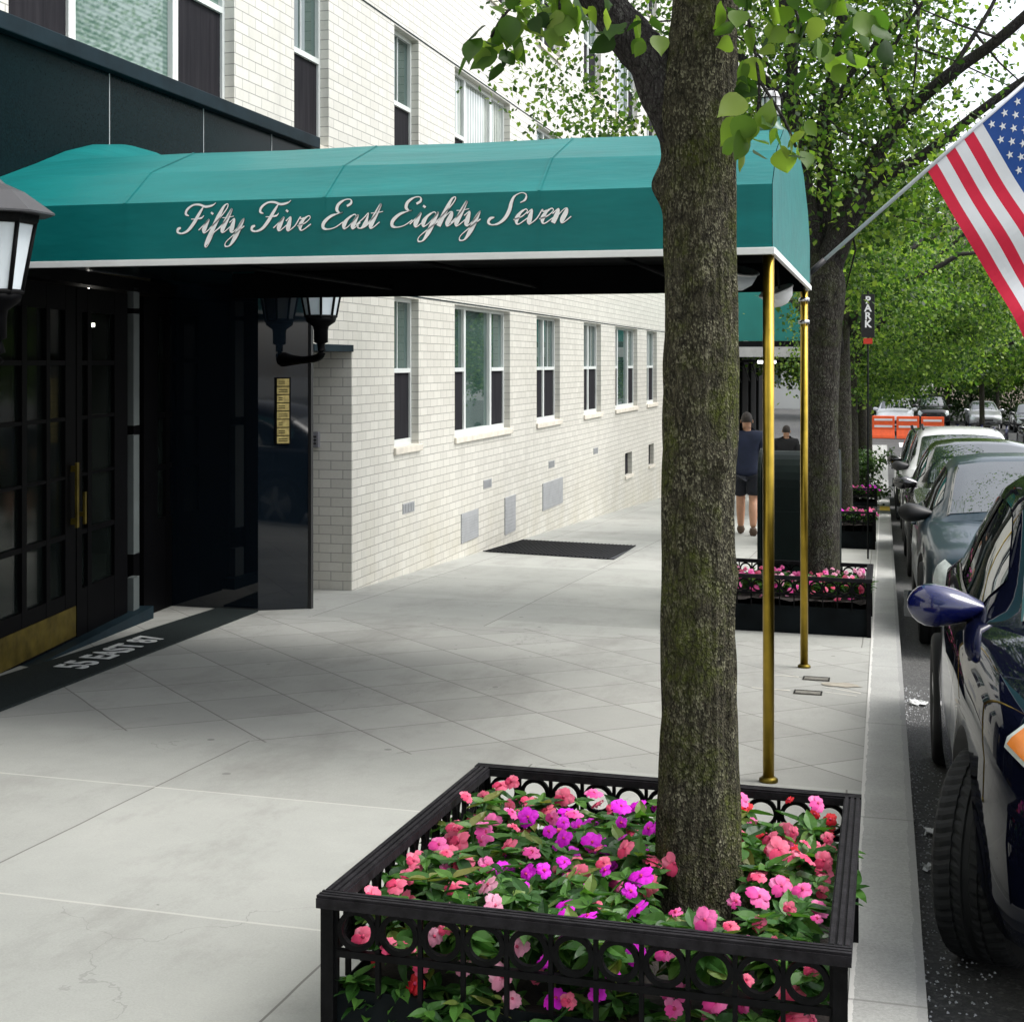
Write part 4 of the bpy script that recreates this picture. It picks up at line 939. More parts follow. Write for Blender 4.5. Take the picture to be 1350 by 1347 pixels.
# tree 2, limbs as in the photo
T2 = thing('street_tree', 'dark street tree with spreading limbs in the planter behind the brass poles', 'tree', (-.5, 11.45, zg(-.5, 11.45)), 'street trees along the kerb')
m = trunk_mesh([(-.47, 11.45, -.55, .17), (-.475, 11.45, -.2, .145), (-.475, 11.45, .4, .135), (-.475, 11.45, 1.1, .13), (-.465, 11.45, 1.7, .135), (-.45, 11.45, 2.1, .15), (-.45, 11.45, 2.35, .10)], 40, 10, ((-1.3, 1.35, .035, .02), (-1.5, 2.0, .035, .02), (-2.2, .3, .04, .015)), .008)
m.build('trunk', M['bark_dark'], T2)
limbs = [[(-.45, 11.4, 2.1, .09), (-.44, 11.4, 2.3, .075), (-.28, 11.35, 2.67, .065), (.1, 11.2, 3.3, .055), (.45, 11.0, 3.6, .045), (.9, 10.8, 3.9, .038), (1.8, 10.4, 4.7, .02)],
         [(-.42, 11.45, 2.15, .08), (-.24, 11.4, 2.58, .05), (-.05, 11.4, 2.88, .045), (.3, 11.3, 3.08, .04), (.87, 11.2, 3.5, .03), (1.7, 11, 4.0, .015)],
         [(-.45, 11.5, 2.2, .08), (-.46, 11.5, 2.6, .065), (-.45, 11.5, 3.0, .06), (-.45, 11.5, 3.45, .055), (-.36, 11.5, 3.9, .045), (-.2, 11.5, 5.0, .03)],
         [(-.48, 11.45, 2.2, .08), (-.54, 11.45, 2.58, .065), (-.62, 11.45, 3.0, .06), (-.69, 11.45, 3.56, .055), (-.73, 11.45, 4.1, .048), (-.9, 11.4, 5.2, .03)],
         [(-.62, 11.45, 3.0, .035), (-.45, 11.3, 3.3, .03), (-.2, 11.2, 3.75, .022), (.2, 11, 4.1, .012)],
         [(-.68, 11.45, 3.5, .04), (-1.1, 11.3, 3.9, .03), (-1.7, 11.2, 4.5, .018)],
         [(.1, 11.2, 3.3, .025), (.0, 11.1, 3.7, .02), (.3, 11, 4.2, .012)], [(.45, 11.0, 3.6, .02), (.8, 11.1, 4.2, .013), (.85, 11.1, 4.6, .008)]]
m = MB()
for L in limbs:
    pts = cat_spline(L, 6); m.tube([tuple(p[:3]) for p in pts], [p[3] for p in pts], 10, wob=.12)
nr = np.random.default_rng(11)
twigs = []
for L in limbs:
    pts = cat_spline(L, 6)
    for _ in range(5):
        b = pts[nr.integers(len(pts) // 4, len(pts))][:3]; e = b + nr.normal(size=3) * np.array((.55, .5, .4)) + np.array((0, 0, .1)); twigs.append(e)
        m.tube([tuple(b), tuple((b + e) / 2 + nr.normal(size=3) * .05), tuple(e)], [.012, .008, .004], 5)
m.build('branch', M['bark_limb'], T2)
cl = [tuple(e) for e in twigs]
def ok2(c):   # keep the sky gap on the street side
    x, y, z = c
    return not (x > .05 and z < 2.6) and not (x > .42 and z > 3.35 and nr.random() < .62)
for _ in range(900):
    c = (nr.normal(-.35, .8), 11.5 + abs(nr.normal(0, .9)) if rng.random() < .8 else nr.normal(11.0, .5), nr.uniform(2.5, 6.5))
    if ok2(c): cl.append(c)
cl = [c for c in cl if ok2(c)]
cl += [(nr.uniform(-3.1, -1.9), nr.uniform(11.5, 13), nr.uniform(3.2, 4.9)) for _ in range(34)]
cl += [(nr.uniform(-.2, 3.4), nr.uniform(12.3, 17), nr.uniform(5.3, 7.6)) for _ in range(75)]
leaf_obj('crown', [clump_leaves(cl, 44, .18, .058, nr)], M['leaf'], T2)

def far_tree(x, y, h_trunk, r, zc, rz, label, seed, nclump, leafsize, mat='leaf_far', r_trunk=.13, lean=0., filt=None, group='street trees along the kerb', per=45):
    nr = np.random.default_rng(seed); z0 = zg(x, y)
    t = thing('street_tree', label, 'tree', (x, y, z0), group)
    m = MB(); top = zc + z0
    pts = cat_spline([(x, y, z0 - .05, r_trunk * 1.3), (x + .02, y, z0 + .6, r_trunk), (x + lean * .4, y, z0 + h_trunk, r_trunk * .9), (x + lean, y, top, r_trunk * .5)], 6)
    m.tube([tuple(p[:3]) for p in pts], [p[3] for p in pts], 14, wob=.12, seed=seed); m.build('trunk', M['bark_dark'], t)
    m = MB(); cl = []
    for k in range(11):
        a = nr.uniform(0, 6.28); e = np.array((x + lean + r * .8 * math.cos(a), y + r * .8 * math.sin(a), top + nr.uniform(-.5, .7) * rz)); b = np.array((x + lean * .5, y, z0 + h_trunk + nr.uniform(-.2, .8)))
        pp = branch_pts(b, e, .08, nr); m.tube(pp, [.06 * (1 - i / 8) + .008 for i in range(len(pp))], 7)
    m.build('branch', M['bark_limb'], t)
    while len(cl) < nclump:
        v = nr.normal(size=3); v /= np.linalg.norm(v); v *= nr.uniform(.3, 1) ** .5
        c = (x + lean + v[0] * r, y + v[1] * r, top + v[2] * rz)
        n_ = noise.noise(Vector((c[0] * .9, c[1] * .9, c[2] * 1.6)) + Vector((seed, 0, 0)))
        if n_ < -.08: continue
        if filt and not filt(*c): continue
        cl.append(c)
    leaf_obj('crown', [clump_leaves(cl, per, .26, leafsize, nr, True, .38)], M[mat], t)
far_tree(-.55, 19.4, 2.6, 2.2, 4.6, 1.9, 'street tree in the magenta-flowered planter beyond the mailbox', 3, 230, .065, per=75, filt=lambda x, y, z: z < 3.6 and x > -1.0 and not (x > .3 and z > 2.4))
far_tree(-.6, 27.2, 2.4, 3.1, 4.3, 2.3, 'street tree in the farthest kerb planter with low layered foliage', 4, 430, .08, per=85, filt=lambda x, y, z: z < 3.6 and z > .35 and x > -1.3)
far_tree(-.5, 35.5, 2.6, 3.8, 5.2, 3.0, 'leafy street tree past the kerb planters with branches over the roadway', 6, 400, .10, per=80, filt=lambda x, y, z: z > .45 and not (x > 2.0 and z > 4.0))
far_tree(-.5, 45.0, 2.8, 4.2, 5.2, 3.0, 'farther leafy street tree arching over the parked cars', 8, 360, .14, per=65, filt=lambda x, y, z: z > .3)
far_tree(4.6, 74.0, 3.0, 4.6, 4.9, 2.8, 'round leafy tree beyond the orange barriers at the crossing', 9, 280, .24, group='trees beyond the crossing', filt=lambda x, y, z: z > -.1)
far_tree(10.5, 66.0, 3.0, 5.0, 5.0, 3.2, 'leafy tree on the right side of the street near the crossing', 10, 300, .24, group='trees beyond the crossing', filt=lambda x, y, z: z > -.1)
far_tree(-3.0, 92.0, 3.0, 6.0, 6.5, 4.5, 'distant leafy tree filling the end of the street', 12, 260, .32, group='trees beyond the crossing')
far_tree(7.0, 99.0, 3.0, 5.0, 4.6, 3.4, 'distant leafy tree in front of the beige building', 14, 240, .30, group='trees beyond the crossing', filt=lambda x, y, z: z > -.9)
for (yy, sd_) in ((-4.2, 31), (-12.0, 32)):
    far_tree(-.5, yy, 2.8, 3.4, 5.4, 2.6, 'street tree %s along the kerb behind the viewpoint, out of the picture' % ('nearest' if yy > -5 else 'second'), sd_, 260, .11, per=50)
# shrub
nr = np.random.default_rng(21); sh = thing('shrub', 'leafy green shrub at the kerb behind the farthest flower planter', 'shrub', (-.55, 29.4, zg(-.55, 29.4)))
cl = [(nr.normal(-.5, .28), nr.normal(29.4, .3), zg(-.5, 29.4) + nr.uniform(.15, 1.05)) for _ in range(60)]
leaf_obj('foliage', [clump_leaves(cl, 40, .12, .08, nr)], M['leaf_shrub'], sh)
m = MB()
for k in range(6): m.tube([(-.5 + .03 * k, 29.4, zg(-.5, 29.4)), (-.8 + .12 * k, 29.3 + .05 * k, zg(-.5, 29.4) + .8)], .012, 5)
m.build('stem', M['bark_dark'], sh)

# ------------------------------------------------------------------ flag
FO = Vector((-.47, 9.30, 2.06)); FD = Vector((1.19, .10, 1.06)).normalized()
fl = thing('flagpole', 'white angled flagpole with the United States flag at the canopy corner', 'flagpole', tuple(FO))
m = MB(); m.tube([tuple(FO + FD * .10), tuple(FO + FD * 2.15)], .013, 10); m.build('pole', M['pole_white'], fl)
m = MB(); m.tube([tuple(FO - FD * .02), tuple(FO + FD * .14)], .02, 10); m.box(FO.x - .03, FO.x + .02, FO.y - .06, FO.y + .02, FO.z - .05, FO.z + .03); m.build('pole_bracket', M['black_plastic'], fl)
m = MB(); m.lathe([(.001, -.03), (.025, -.015), (.025, .015), (.001, .03)], tuple(FO + FD * 2.17), 12); m.build('finial', M['brass'], fl)
fly = Vector((.52, .10, -.90)).normalized(); s0 = .975; HO = .95; FLY = 1.65; fn = FD.cross(fly).normalized()
def flag_pt(u, v):   # u along the hoist 0..1 (inner to outer), v along the fly
    p = FO + FD * (s0 + HO * u) + fly * (v * FLY)
    w = .05 * math.sin(v * 8 + u * 2.6) * min(1, v * 2.5) + .026 * math.sin(v * 17 - u * 6) * min(1, v * 2)
    return p + fn * w + FD * (-.05 * v * v)
m = MB(); NU, NV = 26, 40
for i in range(NU):
    for j in range(NV):
        q = [flag_pt((i + a) / NU, (j + b) / NV) for a, b in ((0, 0), (1, 0), (1, 1), (0, 1))]
        st = i * 13 // NU
        mi = 2 if (st >= 6 and (j + .5) / NV < .42) else (0 if st % 2 == 0 else 1)
        m.add(q, [(0, 1, 2, 3)], mi, True)
for r_ in range(9):
    for c in range(6 if r_ % 2 == 0 else 5):
        u = 6 / 13 + (7 / 13) * (r_ + .9) / 10.0; v = .40 * ((c + .5) / 6 if r_ % 2 == 0 else (c + 1) / 6)
        for sgn in (.004, -.004):
            P_ = []
            for k in range(10):
                th = math.pi * k / 5; rr_ = .026 if k % 2 == 0 else .0105
                P_.append(flag_pt(u + rr_ * math.cos(th) / HO, v + rr_ * math.sin(th) / FLY) + fn * sgn)
            m.add(P_ + [flag_pt(u, v) + fn * sgn], [(k, (k + 1) % 10, 10) for k in range(10)], 1)
me = m.build('flag', [M['red'], M['flagwhite'], M['flagblue']], fl)
m = MB()
for u in (0.02, .5, .98): m.tube([tuple(flag_pt(u, 0)), tuple(FO + FD * (s0 + HO * u) - fly * .02)], .006, 6)
m.build('flag_clip', M['black_plastic'], fl)

# ------------------------------------------------------------------ mailbox
x0, x1, yb0, yb1 = -1.06, -.37, 12.55, 13.15; zb = zg(-.7, 12.8); ht = .735
mb = thing('mailbox', 'dark green rounded-top mailbox behind the planter and the second tree', 'mailbox', (-.7, 12.85, zb))
prof_m = [(yb0, zb + .06)] + [((yb0 + yb1) / 2 - .3 * math.cos(a), ht - .3 + .3 * math.sin(a)) for a in [math.pi * i / 14 for i in range(15)]] + [(yb1, zb + .06)]
m = MB(); n = len(prof_m); m.add([(x0 + .03, y, z) for y, z in prof_m] + [(x1 - .03, y, z) for y, z in prof_m], [tuple(range(n))[::-1], tuple(range(n, 2 * n))] + [(i, i + 1, n + i + 1, n + i) for i in range(n - 1)] + [(n - 1, 0, n, 2 * n - 1)])
m.build('box_body', M['mailbox'], mb, bevel=.006)
for xa in (x0, x1 - .03):
    m = MB(); big = [((yb0 + yb1) / 2 + (y - (yb0 + yb1) / 2) * 1.06, z + (.018 if z > zb + .1 else 0)) for y, z in prof_m]
    m.add([(xa, y, z) for y, z in big] + [(xa + .03, y, z) for y, z in big], [tuple(range(n))[::-1], tuple(range(n, 2 * n))] + [(i, i + 1, n + i + 1, n + i) for i in range(n - 1)] + [(n - 1, 0, n, 2 * n - 1)])
    m.build('side_flange', M['mailbox'], mb, bevel=.006)
m = MB()
for a in (x0 + .03, x1 - .08):
    for b in (yb0 + .02, yb1 - .08): m = MB(); m.box(a, a + .05, b, b + .06, zb - .02, zb + .07); m.build('leg', M['mailbox'], mb)
m = MB(); m.box(x0 + .12, x1 - .12, yb0 - .012, yb0 - .001, zb + .35, zb + .8); m.build('access_door', M['mailbox'], mb, bevel=.004)

# ------------------------------------------------------------------ people
def skin_obj(name, chains, mat, parent, sub=2, root=0):
    vs = []; es = []; rs = []; idx = {}
    for ch in chains:
        prev = None
        for (p, r) in ch:
            key = tuple(round(q, 4) for q in p)
            if key not in idx: idx[key] = len(vs); vs.append(p); rs.append(r if isinstance(r, tuple) else (r, r))
            i = idx[key]
            if prev is not None and prev != i: es.append((prev, i))
            prev = i
    me = bpy.data.meshes.new(name); me.from_pydata(vs, es, []); me.materials.append(mat)
    o = bpy.data.objects.new(name, me); COL.objects.link(o); o.parent = parent
    sk = o.modifiers.new('skin', 'SKIN'); sk.use_smooth_shade = True
    for i, d in enumerate(me.skin_vertices[0].data): d.radius = rs[i]; d.use_root = (i == root)
    ss = o.modifiers.new('sub', 'SUBSURF'); ss.levels = sub; ss.render_levels = sub
    dg = bpy.context.evaluated_depsgraph_get(); nm = bpy.data.meshes.new_from_object(o.evaluated_get(dg)); o.modifiers.clear(); o.data = nm
    nm.materials.clear(); nm.materials.append(mat)
    for p in nm.polygons: p.use_smooth = True
    return o
def person(x, y, H, rot, label, top, bottom, shorts=True, stride=.16):
    k = H / 1.72; t = thing('person', label, 'person', (x, y, zg(x, y))); t.rotation_euler.z = rot; t.scale = (k, k, k)
    s = stride    # figure faces +Y; left foot (-x) forward
    hipL, hipR = (-.09, 0, .90), (.09, 0, .90)
    kneeL, kneeR = (-.09, s * .75, .49), (.095, -s * .1, .49); ankL, ankR = (-.09, s * .8, .09), (.095, -s * 1.3, .12)
    toeL, toeR = (-.10, s * .8 + .17, .035), (.11, -s * 1.3 + .15, .03)
    pel, wa, ch, nk, = (0, 0, .95), (0, .0, 1.12), (0, -.01, 1.34), (0, 0, 1.475)
    shL, shR = (-.19, 0, 1.40), (.19, 0, 1.40); elL, elR = (-.245, -.05, 1.13), (.245, .0, 1.13); wrL, wrR = (-.25, .05, .89), (.255, .13, .92)
    hd0, hd1, hd2 = (0, .01, 1.53), (0, .02, 1.60), (0, .015, 1.68)
    body = skin_obj('body', [
        [(pel, (.12, .09)), (wa, (.11, .08)), ((0, -.01, 1.3), (.10, .07)), (ch, (.08, .06)), (nk, (.06, .06)), (hd0, (.062, .07)), (hd1, (.074, .092)), (hd2, (.062, .078))],
        [(ch, 0), (shL, .05), (elL, .052), (wrL, .036), ((-.252, .07, .84), (.035, .018)), ((-.252, .08, .79), (.03, .014))],
        [(ch, 0), (shR, .05), (elR, .052), (wrR, .036), ((.257, .16, .87), (.035, .018)), ((.257, .17, .82), (.03, .014))],
        [(pel, 0), (hipL, .1), (kneeL, .068), ((-.09, s * .66, .36), .07), (ankL, .045)],
        [(pel, 0), (hipR, .1), (kneeR, .068), ((.095, -s * .75, .36), .07), (ankR, .045)]], M['skin'], t)
    # hair cap, ears
    m = MB(); rows = []
    for i in range(9):
        a = math.pi * .62 * i / 8; r_ = math.sin(a); zz = 1.63 + .105 * math.cos(a)
        rows.append([(.081 * r_ * math.cos(b), .012 + .1 * r_ * math.sin(b) - .008, zz + (.035 if math.sin(b) > .55 and i > 4 else 0)) for b in [2 * math.pi * q / 18 for q in range(18)]])
    m.grid(rows, close=True); m.build('hair', M['hair'], t, local=True)
    m = MB()
    for sx_ in (-1, 1): m.lathe([(.001, -.006), (.02, -.004), (.026, 0), (.02, .004), (.001, .006)], n=10, mat=Matrix.Translation((sx_ * .083, .01, 1.60)) @ Matrix.Rotation(R(90), 4, 'Y'))
    m.build('ear', M['skin'], t, local=True)
    skin_obj('shirt', [[((0, 0, .80), (.20, .15)), ((0, 0, .92), (.20, .15)), ((0, 0, 1.05), (.195, .145)), ((0, 0, 1.2), (.20, .145)), ((0, -.01, 1.36), (.20, .14)), ((0, 0, 1.47), (.10, .09)), ((0, 0, 1.52), (.075, .075))],
        [((0, -.01, 1.36), 0), ((-.185, 0, 1.385), .105), ((-.232, -.03, 1.24), .085), ((-.245, -.045, 1.14), .08)], [((0, -.01, 1.36), 0), ((.185, 0, 1.385), .105), ((.232, 0, 1.24), .085), ((.245, 0, 1.14), .08)]], top, t)
    if shorts: skin_obj('shorts', [[((0, 0, .98), (.19, .14)), ((-.095, .02, .82), .135), ((-.095, s * .45, .64), .12), ((-.095, s * .65, .54), .115)], [((0, 0, .98), 0), ((.095, 0, .82), .135), ((.098, -.01, .64), .12), ((.098, -.015, .54), .115)]], bottom, t)
    else: skin_obj('trousers', [[((0, 0, .96), (.16, .122)), ((-.09, .02, .82), .108), (kneeL, .078), ((-.09, s * .8, .12), .06)], [((0, 0, .96), 0), ((.09, 0, .82), .108), (kneeR, .078), ((.095, -s * 1.25, .14), .06)]], bottom, t)
    for a_, b_ in ((ankL, toeL), (ankR, toeR)):
        skin_obj('shoe', [[((a_[0], a_[1] - .045, .06), (.062, .075)), ((a_[0], a_[1] + .01, .075), (.062, .085)), ((a_[0], a_[1] + .07, .05), (.062, .055)), (b_, (.055, .04))]], M['shoe'], t, 1)
    return t
person(-1.86, 20.3, 1.70, R(3), 'person walking away in a navy t-shirt and dark shorts', M['shirt'], M['shorts'])
person(-1.72, 26.5, 1.54, R(-4), 'person in black clothes walking away under the shed beyond the brass poles', M['dark_cloth'], M['dark_cloth'], False)

# ------------------------------------------------------------------ cars
def interp(st, y):
    ys_ = [s[0] for s in st]
    if y <= ys_[0]: return st[0][1:]
    if y >= ys_[-1]: return st[-1][1:]
    for i in range(len(st) - 1):
        if ys_[i] <= y <= ys_[i + 1]:
            P = [np.array(st[max(0, min(len(st) - 1, i + q))], float) for q in (-1, 0, 1, 2)]
            t = (y - ys_[i]) / (ys_[i + 1] - ys_[i]); a, b, c, d = (p[1:] for p in P)
            m1 = (c - a) / max(1e-6, P[2][0] - P[0][0]) * (P[2][0] - P[1][0]); m2 = (d - b) / max(1e-6, P[3][0] - P[1][0]) * (P[2][0] - P[1][0])
            h = (2 * t ** 3 - 3 * t * t + 1) * b + (t ** 3 - 2 * t * t + t) * m1 + (-2 * t ** 3 + 3 * t * t) * c + (t ** 3 - t * t) * m2
            return tuple(h)
BODY = {'sedan': [(0, .30, .56, .58), (.07, .24, .66, .72), (.3, .20, .75, .82), (.9, .19, .86, .87), (1.35, .19, .93, .88), (2.5, .19, .95, .885), (3.5, .20, .97, .88), (4.05, .24, .97, .85), (4.38, .30, .92, .78), (4.5, .40, .84, .68)],
        'suv': [(0, .32, .70, .62), (.07, .27, .82, .76), (.3, .24, .93, .85), (.9, .23, 1.02, .89), (1.3, .23, 1.07, .90), (2.5, .23, 1.09, .905), (3.5, .24, 1.12, .90), (4.2, .28, 1.13, .88), (4.5, .34, 1.10, .84), (4.6, .45, 1.0, .74)]}
BODY['hatch'] = [(0, .30, .66, .58), (.07, .24, .79, .72), (.3, .20, .87, .82), (.9, .19, .93, .87), (1.35, .19, .955, .88)] + [(2.5, .19, .955, .875), (3.5, .20, .97, .835), (4.05, .24, .97, .80), (4.38, .30, .92, .75), (4.5, .40, .84, .66)]
CAB = {'sedan': [(1.22, .925, .70), (1.45, 1.06, .67), (1.75, 1.22, .63), (2.1, 1.375, .585), (2.4, 1.42, .575), (2.9, 1.43, .575), (3.3, 1.375, .575), (3.65, 1.23, .60), (4.0, 1.05, .63), (4.22, .955, .66)],
       'suv': [(1.15, 1.06, .74), (1.4, 1.24, .70), (1.65, 1.42, .66), (1.9, 1.58, .63), (2.2, 1.66, .62), (3.0, 1.70, .62), (3.9, 1.68, .62), (4.2, 1.6, .63), (4.4, 1.36, .68), (4.54, 1.1, .74)]}
CAB['hatch'] = CAB['sedan']
def body_sec(st, y):
    zl, zt, hw = interp(st, y); h = zt - zl
    return [(0, zl), (hw - .14, zl), (hw - .04, zl + .05), (hw - .005, zl + .24 * h), (hw, zl + .5 * h), (hw - .012, zl + .72 * h), (hw - .03, zt - .07), (hw - .10, zt - .012), (hw * .55, zt + .012), (0, zt + .022)]
def cab_sec(cab, st, y):
    zt, wt = interp(cab, y); _, zb, hw = interp(st, y); zb -= .03; wb = hw - .09; zt = max(zt, zb + .012); f = min(1, (zt - zb) / .12)
    return [(wb, zb), (wb + (wt - wb) * .5 + .012 * f, zb + (zt - .07 * f - zb) * .52), (wt + .0, zt - .07 * f), (wt - .07, zt - .018 * f), (wt * .5, zt + .012), (0, zt + .02)]
def sec_at(sec, t):
    i = min(int(t), len(sec) - 2); f = t - i; return (sec[i][0] + (sec[i + 1][0] - sec[i][0]) * f, sec[i][1] + (sec[i + 1][1] - sec[i][1]) * f)
def tyre_mesh(R0, w, treaded, n=72):
    m = MB(); hw = w / 2
    prof_ = [(R0 * .66, -hw * .86), (R0 * .80, -hw * 1.02), (R0 * .92, -hw * 1.0), (R0 * .975, -hw * .90), (R0 * .993, -hw * .74), (R0, -hw * .45), (R0, -hw * .42), (R0 - .008, -hw * .41), (R0 - .008, -hw * .34), (R0, -hw * .33), (R0, -.004 - hw * .08), (R0 - .008, -hw * .08), (R0 - .008, hw * .0)]
    prof_ = prof_ + [(r, -x) for r, x in prof_[::-1]]
    if treaded: n = 150
    rows = []
    for r, x in prof_:
        row = []
        for k in range(n):
            th = 2 * math.pi * (k + (.9 * x / hw if treaded else 0) * (2 if abs(x) < hw * .5 else 0)) / n; rr_ = r
            if treaded and r > R0 * .96 and k % 3 == 0 and abs(x) > hw * .3: rr_ -= .007
            row.append((x, rr_ * math.cos(th), rr_ * math.sin(th)))
        rows.append(row)
    m.grid(rows, close=True, smooth=not treaded); return m
def car(kind, name, label, cx, yf, paint, mirror=None, steer=0., treaded=False, L=None, zs=1., roof_rails=False, plate=False, road=-.13, hl_=(.02, .20, 4.6, 6.9), sig=None):
    st = BODY[kind]; cab = CAB[kind]; y0 = yf
    t = thing(name, label, 'SUV' if kind == 'suv' else 'car', (cx, yf, zg(cx, yf) + road), 'cars parked along the kerb')
    t.rotation_euler.x = -math.atan(SLOPE) if yf < 38 else 0; t.scale = (1, 1, zs)
    Ln = st[-1][0]; ax = (.86, Ln - .95); Rw = .35 if kind == 'suv' else .315
    # body shell
    ysamp = [st[0][0]] + [Ln * i / 46 for i in range(1, 46)] + [Ln]; rows = []
    for y in ysamp:
        s_ = body_sec(st, y); rows.append([(x, y, z) for x, z in s_] + [(-x, y, z) for x, z in s_[-2:0:-1]])
    m = MB(); m.grid(rows, close=True); nn_ = len(rows[0]); m.f += [tuple(range(nn_)), tuple((len(rows) - 1) * nn_ + k for k in range(nn_))[::-1]]; m.mi += [0, 0]; m.sm += [False, False]
    body = m.build('body', [paint, M['black_plastic']], t, local=True)
    bm = bmesh.new(); bm.from_mesh(body.data); bmesh.ops.recalc_face_normals(bm, faces=bm.faces); bm.to_mesh(body.data); bm.free()
    cut = MB()
    for a in ax:
        for sg in (-1, 1):
            T = Matrix.Translation((sg * .80, a, Rw + .01)) @ Matrix.Rotation(R(90), 4, 'Y'); cut.lathe([(Rw + .055, -.17), (Rw + .055, .17)], n=36, mat=T)
    co = cut.build('cutter', M['black_plastic'], None); bm = bmesh.new(); bm.from_mesh(co.data); bmesh.ops.recalc_face_normals(bm, faces=bm.faces); bm.to_mesh(co.data); bm.free()
    co.location = (0, 0, 0)
    tmp = bpy.data.objects.new('tmp', body.data); COL.objects.link(tmp)
    bo = tmp.modifiers.new('b', 'BOOLEAN'); bo.object = co; bo.operation = 'DIFFERENCE'; bo.solver = 'EXACT'
    try: bo.material_mode = 'TRANSFER'
    except Exception: pass
    bpy.context.view_layer.update(); dg = bpy.context.evaluated_depsgraph_get(); nm = bpy.data.meshes.new_from_object(tmp.evaluated_get(dg))
    bpy.data.objects.remove(tmp); bpy.data.objects.remove(co)
    if len(nm.polygons) > 100: body.data = nm
    # cabin
    ya, yz = cab[0][0], cab[-1][0]; yc = [ya + (yz - ya) * i / 40 for i in range(41)]; rows = []
    for y in yc:
        s_ = cab_sec(cab, st, y); rows.append([(x, y, z) for x, z in s_] + [(-x, y, z) for x, z in s_[-2::-1]])
    m = MB(); m.grid(rows); m.build('cabin', paint, t, local=True)
    def patch(name, mat, yA, yB, tA, tB, sides=(1,), off=.004, sec=lambda y: cab_sec(cab, st, y), ny=12, nt=6, parent=t, taper=0):
        for sg in sides if name in ('side_window',) else (0,):
          m = MB()
          for sg in ((sg,) if sg else sides):
            rows = []
            for i in range(ny + 1):
                y = yA + (yB - yA) * i / ny; s_ = sec(y); row = []
                for q in range(nt + 1):
                    tt = tA + (tB - tA) * q / nt; yy = y + taper * q / nt
                    x, z = sec_at(sec(yy) if taper else s_, tt)
                    e = 1e-2; x2, z2 = sec_at(s_, min(tt + e, len(s_) - 1.001)); x1, z1 = sec_at(s_, max(tt - e, 0))
                    y2 = sec_at(sec(y + .02), tt)
                    tv = Vector((x2 - x1, 0, z2 - z1)); uv_ = Vector((y2[0] - x, .02, y2[1] - z)); nv = uv_.cross(tv) if tv.length > 1e-7 else Vector((0, 0, 1))
                    if nv.length > 1e-9: nv.normalize()
                    if nv.z < 0 and abs(nv.z) > .2 or (abs(nv.z) <= .2 and nv.x < 0): nv = -nv
                    row.append((sg * (x + nv.x * off), yy + nv.y * off, z + nv.z * off))
                rows.append(row)
            m.grid(rows)
          ob = m.build(name, mat, parent, local=True)
        return ob
    ws = patch('windshield', M['car_glass'], ya + .10, cab[3][0] - .03, 2.6, 4.999, (1, -1), .005, ny=10)
    yb_ = (cab[3][0] + cab[6][0]) / 2 - .05
    patch('side_window', M['car_glass'], ya + .42, yb_ - .04, .22, 1.80, (1, -1), .004)
    patch('side_window', M['car_glass'], yb_ + .04, cab[7][0] - .02, .22, 1.80, (1, -1), .004)
    for sg_ in (1, -1): patch('window_trim', M['chrome'], ya + .36, cab[7][0] + .02, .10, .19, (sg_,), .006)
    patch('rear_window', M['car_glass'], cab[7][0] - .1, yz - .12, 2.5, 4.999, (1, -1), .005)
    bs = lambda y: body_sec(st, y)
    hl = patch('headlight', M['headlight'], *hl_, (1,), .005, bs); hl2 = patch('headlight', M['headlight'], *hl_, (-1,), .005, bs)
    if sig: patch('turn_signal', M['amber'], *sig, (1,), .009, bs, parent=hl, ny=5); patch('turn_signal', M['amber'], *sig, (-1,), .009, bs, parent=hl2, ny=5)
    # grille, bumper lip, plate
    zl, zt, hw = st[0][1:]; m = MB(); m.box(-hw * .62, hw * .62, -.012, .02, zl + (zt - zl) * .45, zt - .05); m.box(-hw * .8, hw * .8, -.014, .02, zl + .02, zl + (zt - zl) * .3); m.build('grille', M['black_plastic'], t, local=True, bevel=.006)
    if plate: m = MB(); m.box(-.16, .16, -.03, -.015, zl + .08, zl + .22); m.build('number_plate', M['headlight'], t, local=True)
    # door lines, handles, sill trim
    for (yd) in (1.42, yb_, 3.45):
        for sg in (1, -1):
            m = MB(); s_ = bs(yd); q = [(sg * (x + .0015), yd, z) for x, z in s_[2:7]]; m.grid([q, [(a, b + .008, c) for a, b, c in q]])
            m.build('door_seam', M['black_plastic'], t, local=True)
    for yd in (yb_ - .22, 3.2):
        for sg in (1, -1):
            m = MB(); x, z = sec_at(bs(yd), 5.6); m.tube([(sg * (x - .005), yd, z), (sg * (x + .03), yd + .02, z), (sg * (x + .03), yd + .15, z), (sg * (x - .005), yd + .17, z)], .011, 8)
            m.build('door_handle', paint, t, local=True)
    for sg in (1, -1):
        m = MB(); yb = ya + .42; x, z = sec_at(bs(yb), 6.6); z += .05; X = x + .15
        rows = []
        for a in (0, .1, .22, .36, .5, .64, .76, .86, .93, .975, 1.0):
            rd = math.sqrt(max(.02, 1 - (max(0, a - .68) / .325) ** 2)); xx = x - .06 + .27 * a; hh = (.016 + .062 * math.sin(math.pi * min(1, a * .66 + .02)) ** .8) * rd; dd = .03 + .055 * math.sin(math.pi * min(1, a * .8 + .1)); dd *= rd
            rows.append([(sg * xx, yb - .02 * a + .0 - dd * math.cos(b) * (1 if math.cos(b) > 0 else .5), z + hh * math.sin(b) + .01 * a) for b in [2 * math.pi * q / 16 for q in range(16)]])
        m.grid(rows, close=True); m.f.append(tuple(len(m.v) - 16 + q for q in range(16))); m.mi.append(0); m.sm.append(True)
        mo = m.build('side_mirror', mirror or paint, t, local=True)
